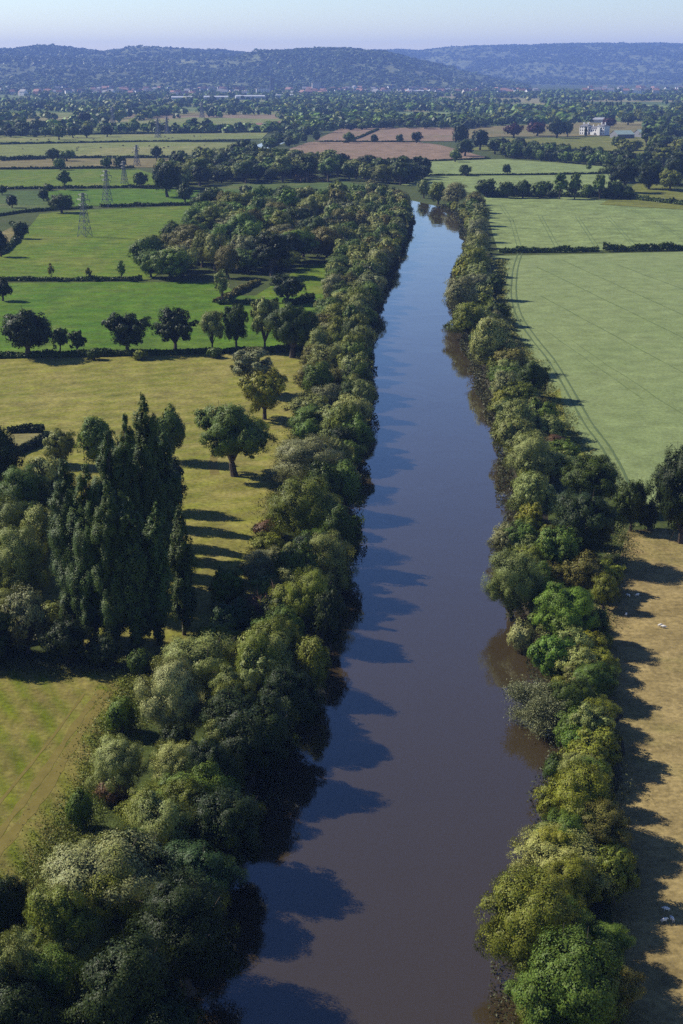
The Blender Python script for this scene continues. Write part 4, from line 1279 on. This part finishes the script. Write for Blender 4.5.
# ------------------------------------------------------------------ buildings
def gable(name, x, y, z, w, d, h, rh, rz, wall, roof, label, cat, group=None, windows=0, parts=True, chimney=False):
    root = empty(name, (x, y, z), rz)
    tag(root, label, cat, group)
    b = MB()
    b.box(-w / 2, w / 2, -d / 2, d / 2, -2, h)
    b.face([(-w / 2, -d / 2, h), (-w / 2, 0, h + rh), (-w / 2, d / 2, h)][::-1]); b.face([(w / 2, -d / 2, h), (w / 2, d / 2, h), (w / 2, 0, h + rh)])
    b.build('wall', M[wall], root)
    e = .5
    rf = MB()
    for s in (-1, 1):
        a = [(-w / 2 - e, s * (d / 2 + e), h - e * rh / (d / 2) + .15), (w / 2 + e, s * (d / 2 + e), h - e * rh / (d / 2) + .15), (w / 2 + e, 0, h + rh + .15), (-w / 2 - e, 0, h + rh + .15)]
        rf.face(a if s < 0 else a[::-1])
        rf.face([(p[0], p[1], p[2] - .14) for p in (a[::-1] if s < 0 else a)])
    o = rf.build('roof', M[roof], root)
    if chimney:
        c = MB(); c.box(w * .25, w * .25 + 1.1, -.5, .5, h + rh * .4, h + rh + 1.4); c.build('chimney', M['brick'], o)
    for k in range(windows):
        wx = -w / 2 + (k + .5) * w / windows
        for zz in ([1.0] if h < 4.2 else [1.0, 3.8]):
            q = MB(); q.box(wx - .55, wx + .55, -d / 2 - .04, -d / 2 + .1, zz, zz + 1.4); q.build('window', M['glass'], root)
    return root


def manor():
    g = at(594, 135.2)
    root = empty('manor_house', (g[0], g[1], .3), R(-42))
    root.scale = (.95, .95, .92)
    tag(root, 'large white country house with several wings among dark trees', 'house')
    K = 1.0
    def wing(x0, x1, y0, y1, h, hip, bays):
        b = MB(); b.box(x0, x1, y0, y1, -1, h); b.build('wall', M['white_wall'], root)
        r_ = MB()
        e = .6; zx0, zx1, zy0, zy1 = x0 - e, x1 + e, y0 - e, y1 + e
        my = (y0 + y1) / 2; i = (y1 - y0) / 2 * .9
        A, B_, C_, D_ = (zx0, zy0, h), (zx1, zy0, h), (zx1, zy1, h), (zx0, zy1, h)
        E_, F_ = (x0 + i if x1 - x0 > 2 * i else (x0 + x1) / 2 - .5, my, h + hip), (x1 - i if x1 - x0 > 2 * i else (x0 + x1) / 2 + .5, my, h + hip)
        for q in ((A, B_, F_, E_), (C_, D_, E_, F_), (B_, C_, F_), (D_, A, E_), (D_, C_, B_, A)): r_.face(q)
        ro = r_.build('roof', M['slate'], root)
        for k in (.25, .75):
            c = MB(); cx = x0 + (x1 - x0) * k; c.box(cx - .8, cx + .8, my - .6, my + .6, h + hip * .3, h + hip + 2.2); c.build('chimney', M['white_wall'], ro)
        for k in range(bays):
            wx = x0 + (k + .5) * (x1 - x0) / bays
            for zz in (1.2, 5.4, 9.2):
                if zz + 2.4 > h: continue
                f = MB(); f.box(wx - .75, wx + .75, y0 - .06, y0 + .1, zz, zz + 2.3); f.build('window', M['glass'], root)
    wing(-21, -7, -6, 6, 12.5, 3.2, 4)
    wing(-6.9, 9, -3.5, 8, 9.5, 3.0, 5)
    wing(9.1, 21, -7, 7, 13.0, 3.4, 4)
    b = MB(); b.box(11, 15, -9.4, -7.02, -1, 11.0); b.build('bay', M['white_wall'], root)
    b = MB(); b.box(-3, 3, -5.8, -3.53, -1, 4.0); b.build('porch', M['white_wall'], root)


manor()


def shed_at(px, py, wpx, d, h, rh, rz, wall, roof, name, label, cat, group=None, **kw):
    g = at(px, py); s = px_per_m(g[0], g[1])
    return gable(name, g[0], g[1], 0.3, wpx / s, d, h, rh, rz, wall, roof, label, cat, group, **kw)


shed_at(622, 138.2, 18, 24, 5, 4.5, R(14), 'slate', 'metal_roof', 'farm_shed', 'green roofed barn nearest the white house', 'barn')
shed_at(645, 137.2, 17, 24, 5, 4.5, R(14), 'slate', 'metal_roof', 'farm_shed', 'green roofed barn farther from the white house, against the wood', 'barn')
shed_at(597, 122.6, 14, 14, 5, 3, R(0), 'cream', 'pale_roof', 'farm_shed', 'long pale low building behind the white house', 'barn')
shed_at(264, 128.8, 15, 18, 5, 3.5, R(8), 'brick', 'tile', 'farm_shed', 'red roofed farm building in the riverside farmyard', 'barn', windows=3)
shed_at(275, 130, 12, 16, 4.5, 3.5, R(-10), 'brick', 'slate', 'farm_shed', 'grey roofed barn in the riverside farmyard', 'barn')
shed_at(283, 127, 10, 15, 5, 3.5, R(20), 'brick', 'tile', 'farm_shed', 'small red roofed barn at the back of the riverside farmyard', 'barn')
shed_at(250, 129.4, 9, 14, 4.5, 3, R(5), 'cream', 'tile', 'farm_house', 'cream farmhouse at the hedge end of the riverside farmyard', 'house', windows=3, chimney=True)
shed_at(296, 126.8, 11, 16, 4.5, 3.0, R(0), 'white_wall', 'pale_roof', 'tent_barn', 'white roofed shelter beside the far river reach', 'shelter')
shed_at(5, 133.6, 14, 16, 4.5, 3, R(0), 'slate', 'slate', 'farm_shed', 'grey sheds half hidden at the photo edge', 'barn')
shed_at(78, 115.5, 5, 9, 5, 3, R(30), 'white_wall', 'slate', 'farm_house', 'small white cottage among the far trees', 'house', windows=2, chimney=True)


def yard_machine():
    g = at(252, 131.2)
    root = empty('hay_trailer', (g[0], g[1], .3), R(4)); tag(root, 'yellow farm trailer standing at the hedge by the farmyard', 'trailer')
    b = MB(); b.box(-5, 5, -1.3, 1.3, 1.1, 1.3); b.box(-5, 5, -1.3, -1.2, 1.3, 3.2); b.box(-5, 5, 1.2, 1.3, 1.3, 3.2); b.box(-5, -4.9, -1.2, 1.2, 1.3, 3.2); b.box(4.9, 5, -1.2, 1.2, 1.3, 3.2)
    b.build('body', M['yellow'], root)
    for sx in (-2.2, 2.2):
        for sy in (-1, 1):
            w = MB(); w.tube((sx, sy * 1.35, .55), (sx, sy * 1.0, .55), .55, .55, 12); w.build('wheel', M['dark_hide'], root)


yard_machine()

# the long pale warehouses before the town, and the town itself
for px, py, wpx, lab in ((182, 100.6, 26, 'low grey warehouse at the near end of the long pale line'), (216, 100.2, 30, 'second pale warehouse of the long line'), (250, 99.4, 36, 'longest white warehouse in the line below the town'), (292, 98.2, 40, 'pale warehouse at the wooded end of the long line')):
    g = at(px, py)
    gable('warehouse', g[0], g[1], 1, wpx / px_per_m(g[0], g[1]) * .8, 60, 8.5, 3, R(7), 'pale_roof', 'pale_roof', lab, 'warehouse')
r = np.random.default_rng(44)


def hill_at(u, d): return float(max(hill_h(np.array([u]), np.array([d]))[0], 0))


def house_mesh(wall, roof):
    b = MB(); w, d, h, rh = 11, 8, 5.5, 3.4
    b.box(-w / 2, w / 2, -d / 2, d / 2, -3, h, 0)
    b.face([(-w / 2, d / 2, h), (-w / 2, 0, h + rh), (-w / 2, -d / 2, h)], 0); b.face([(w / 2, -d / 2, h), (w / 2, d / 2, h), (w / 2, 0, h + rh)], 0)
    b.face([(-w / 2 - .4, -d / 2 - .4, h - .2), (w / 2 + .4, -d / 2 - .4, h - .2), (w / 2 + .4, 0, h + rh + .1), (-w / 2 - .4, 0, h + rh + .1)], 1)
    b.face([(w / 2 + .4, d / 2 + .4, h - .2), (-w / 2 - .4, d / 2 + .4, h - .2), (-w / 2 - .4, 0, h + rh + .1), (w / 2 + .4, 0, h + rh + .1)], 1)
    b.box(2.6, 3.6, -.5, .5, h + 1.5, h + rh + 1.4, 2)
    for wx in (-3.4, 0, 3.4):
        for z in (.9, 3.5): b.box(wx - .6, wx + .6, -d / 2 - .05, -d / 2 + .1, z, z + 1.3, 3)
    return b.mesh('town_house', [M[wall], M[roof], M['brick'], M['glass']])


HM = [(house_mesh('white_wall', 'slate'), 'tiny white house with a grey roof in the distant town'), (house_mesh('brick', 'tile'), 'tiny brick house with a red roof in the distant town'), (house_mesh('cream', 'tile'), 'tiny cream house with a red roof in the distant town')]
nh = 0
while nh < 295:
    zone = r.choice(3, p=(.6, .25, .15))
    if zone == 0: u, d = r.uniform(-60, 350), 5100 + 850 * r.random() ** 1.3
    elif zone == 1: u, d = r.uniform(340, 540), r.uniform(5200, 6100)
    else: u, d = r.uniform(585, 690), r.uniform(5400, 6600)
    if vnoise(u * .05, d * .004) < .38: continue
    x = (u - 341.5) / F_PX * d * cp
    me_, lab = HM[r.choice(3, p=(.55, .15, .3))]
    o = link('town_house', me_); o.location = (x, d, hill_at(u, d) + 2); o.rotation_euler = (0, 0, r.normal(0, .5)); k = r.uniform(1.2, 2.3); o.scale = (k, k * .9, k)
    tag(o, lab, 'house', lab.replace('tiny ', '').replace(' house', ' houses') + ' ')
    o['group'] = 'houses of the distant town: ' + lab.split(' in ')[0].replace('tiny ', '')
    nh += 1


def block(px, d, w, dp_, h, wall, name, label, cat):
    x = (px - 341.5) / F_PX * d * cp
    root = empty(name, (x, d, hill_at(px, d)), .1); tag(root, label, cat)
    b = MB(); b.box(-w / 2, w / 2, -dp_ / 2, dp_ / 2, -5, h); b.build('wall', M[wall], root)
    q = MB(); q.box(-w / 2 - .6, w / 2 + .6, -dp_ / 2 - .6, dp_ / 2 + .6, h + .003, h + 1.2); q.box(-w * .2, w * .1, -3, 3, h + 1.2, h + 4); q.build('roof', M['slate'], root)
    nb = max(2, int(w / 8))
    for k in range(nb):
        for z in np.arange(2, h - 3, 4.2):
            f = MB(); f.box(-w / 2 + (k + .25) * w / nb, -w / 2 + (k + .75) * w / nb, -dp_ / 2 - .08, -dp_ / 2 + .2, z, z + 2); f.build('window', M['glass'], root)


block(272, 5500, 17, 17, 56, 'slate', 'tower_block', 'dark tower block rising above the distant town', 'tower block')
block(316, 5750, 32, 20, 36, 'cream', 'office_block', 'cream square block above the town beside the wooded hill', 'office block')
block(262, 5300, 44, 24, 22, 'white_wall', 'office_block', 'bright white block in front of the dark tower', 'office block')
block(136, 5250, 36, 20, 18, 'white_wall', 'office_block', 'white building in the town under the hill fields', 'office block')
block(112, 5300, 42, 20, 17, 'cream', 'office_block', 'cream building in the town beside the white one', 'office block')
block(240, 5600, 34, 20, 24, 'brick', 'office_block', 'reddish block in the town before the dark tower', 'office block')
for px, d, w, lab in ((420, 5600, 150, 'long pale shed in the town below the hill end'), (455, 5900, 120, 'pale long shed beyond the hill end'), (524, 5500, 110, 'white shed by the far wood on the crop side'), (606, 6000, 90, 'red roofed long building at the foot of the far ridge'), (632, 5900, 70, 'white roofed building near the photo edge under the ridge')):
    x = (px - 341.5) / F_PX * d * cp
    gable('warehouse', x, d, hill_at(px, d) + 2, w * .7, 40, 8, 3, R(8), 'cream', 'tile' if 'red' in lab else 'pale_roof', lab, 'warehouse')

# ------------------------------------------------------------------ pylons
def pylon(px, ybase, ytop, label):
    g = at(px, ybase)
    lo, hi = 5.0, 90.0
    for _ in range(40):                                  # height whose top falls at ytop
        m = (lo + hi) / 2
        y, z = g[1], m - CAM_H
        v = 512 - F_PX * (z * cp + y * sp_) / (y * cp - z * sp_)
        if v < ytop: hi = m
        else: lo = m
    h = lo
    root = empty('electricity_pylon', g, R(-28))
    tag(root, label, 'pylon', 'line of electricity pylons')
    th = max(.3, 1.0 / px_per_m(g[0], g[1]) * .5)
    def half(z):
        t = z / h
        return h * (.105 * (1 - t) ** 1.15 + .018) if t < .97 else h * .016
    lv = [0, .2, .36, .5, .62, .72, .80, .88, .95, 1.0]
    for sx, sy in ((1, 1), (1, -1), (-1, 1), (-1, -1)):
        b = MB()
        for k in range(len(lv) - 1):
            a, c = half(lv[k] * h), half(lv[k + 1] * h)
            b.tube((sx * a, sy * a, lv[k] * h), (sx * c, sy * c, lv[k + 1] * h), th * .6, th * .5, 4)
        b.build('leg', M['steel'], root)
    b = MB()
    for k in range(len(lv) - 1):
        a, c, z0, z1 = half(lv[k] * h), half(lv[k + 1] * h), lv[k] * h, lv[k + 1] * h
        cs0 = [(a, a), (a, -a), (-a, -a), (-a, a)]; cs1 = [(c, c), (c, -c), (-c, -c), (-c, c)]
        for i in range(4):
            j = (i + 1) % 4
            b.tube((*cs0[i], z0), (*cs1[j], z1), th * .32, th * .32, 3); b.tube((*cs0[j], z0), (*cs1[i], z1), th * .32, th * .32, 3)
            b.tube((*cs1[i], z1), (*cs1[j], z1), th * .32, th * .32, 3)
    b.build('lattice', M['steel'], root)
    for t, L in ((.72, .15), (.84, .19), (.95, .13)):
        z = t * h
        for s in (-1, 1):
            b = MB(); a = half(z)
            tip = (s * L * h, 0, z + .01 * h)
            for sy in (-1, 1):
                b.tube((s * a, sy * a, z), tip, th * .4, th * .3, 4); b.tube((s * a, sy * a, z + .05 * h), tip, th * .35, th * .3, 4)
            ar = b.build('cross_arm', M['steel'], root)
            q = MB(); q.tube(tip, (tip[0], 0, z - .055 * h), th * .5, th * .5, 5); q.build('insulator', M['insul'], ar)
    return root


pylon(85, 237, 193, 'front electricity pylon, tallest, in the bright pasture')
pylon(107.5, 207, 170, 'second electricity pylon, on the hedge behind the front one')
pylon(124.5, 184, 161, 'third electricity pylon, in the narrow bright field')
pylon(137, 166, 145, 'fourth electricity pylon, on the brown field')
pylon(158, 138, 118, 'fifth electricity pylon, first of two close together on the far pasture')
pylon(167, 134, 117, 'sixth electricity pylon, second of two close together on the far pasture')
pylon(113, 123, 107, 'small far electricity pylon against the trees, toward the dark round tree')
pylon(202, 118, 102, 'small far electricity pylon against the woodland, above the farmyard')

# ------------------------------------------------------------------ animals
def animal_mesh(kind):
    """one skinned body: trunk, neck, head, legs, tail, ears"""
    s = dict(sheep=1.0, cow=2.1)[kind]
    v, e, rad = [], [], []
    def add(p, r_, par=None):
        v.append(tuple(c * s for c in p)); rad.append(r_ * s)
        if par is not None: e.append((par, len(v) - 1))
        return len(v) - 1
    th = .26 if kind == 'sheep' else .23
    pel = add((-.38, 0, .60), th * .95); mid = add((-.05, 0, .60), th * 1.05, pel); sh = add((.30, 0, .60), th * .95, mid)
    nk = add((.50, 0, .62), .12, sh); hd = add((.66, 0, .52), .095, nk); mz = add((.80, 0, .42), .06, hd)
    for sy in (-1, 1):
        add((.60, sy * .15, .60), .025, hd)
        a = add((.30, sy * .13, .36), .07, sh); k = add((.31, sy * .13, .20), .04, a); add((.30, sy * .13, .02), .038, k)
        a = add((-.36, sy * .13, .40), .09, pel); k = add((-.46, sy * .13, .24), .042, a); add((-.42, sy * .13, .02), .038, k)
    t = add((-.60, 0, .56), .04, pel); add((-.66, 0, .36), .025, t)
    me = bpy.data.meshes.new(kind); me.from_pydata(v, e, []); me.update()
    o = bpy.data.objects.new('tmp', me); C.objects.link(o)
    sk = o.modifiers.new('skin', 'SKIN'); su = o.modifiers.new('sub', 'SUBSURF'); su.levels = 1
    for i, q in enumerate(me.skin_vertices[0].data): q.radius = (rad[i], rad[i]); q.use_root = i == 0
    dg = bpy.context.evaluated_depsgraph_get()
    out = bpy.data.meshes.new_from_object(o.evaluated_get(dg))
    bpy.data.objects.remove(o)
    out.materials.clear()
    out.materials.append(M['wool'] if kind == 'sheep' else M['dark_hide'])
    out.polygons.foreach_set('use_smooth', [True] * len(out.polygons))
    return out


sheep_m, cow_m = animal_mesh('sheep'), animal_mesh('cow')
for px, py, rz, lab in ((628, 597, 2.6, 'white sheep in the tree shade, outer of the pair on the stubble'), (637, 596.5, .4, 'white sheep in the tree shade, field side of the pair on the stubble'), (626, 616, 1.2, 'lone white sheep at the tip of a small shadow'),
                        (660, 627, .2, 'white sheep out on the sunlit stubble edge of the shade'), (664, 628.5, 2.9, 'second white sheep close beside the sunlit one, nearer the camera'), (666, 911.5, 2.9, 'white sheep by the lower shade, farther of the three'),
                        (664, 922.5, .3, 'white sheep by the lower shade, nearer the trees'), (672, 921.5, 1.9, 'white sheep by the lower shade, nearer the photo edge')):
    g = at(px, py); o = link('sheep', sheep_m); o.location = (g[0], g[1], .05); o.rotation_euler = (0, 0, rz); o.scale = (.66,) * 3
    tag(o, lab, 'sheep', 'white sheep at the stubble edge')
rr = random.Random(5)
for k in range(26):
    px, py = rr.uniform(4, 210), rr.choice((rr.uniform(146.5, 156), rr.uniform(136, 141)))
    g = at(px, py); o = link('cow', cow_m); o.location = (g[0], g[1], .3); o.rotation_euler = (0, 0, rr.uniform(0, 6)); o.scale = (1.05,) * 3
    tag(o, 'dark cow grazing as a speck on the pale far pasture', 'cow', 'cattle grazing the pale far pastures')

# ------------------------------------------------------------------ air
b = MB(); b.box(-13000, 13000, -900, 18500, -7, 420)
t = NT('air')
v = t.n('ShaderNodeVolumePrincipled')
v.inputs['Color'].default_value = (*HAZE_COLOR, 1)
v.inputs['Density'].default_value = HAZE_DENSITY
v.inputs['Anisotropy'].default_value = 0.0
t.l(v.outputs[0], t.out.inputs['Volume'])
hz = b.build('haze', t.m)
tag(hz, 'thin blue summer haze lying over the whole valley', 'haze', kind='stuff')
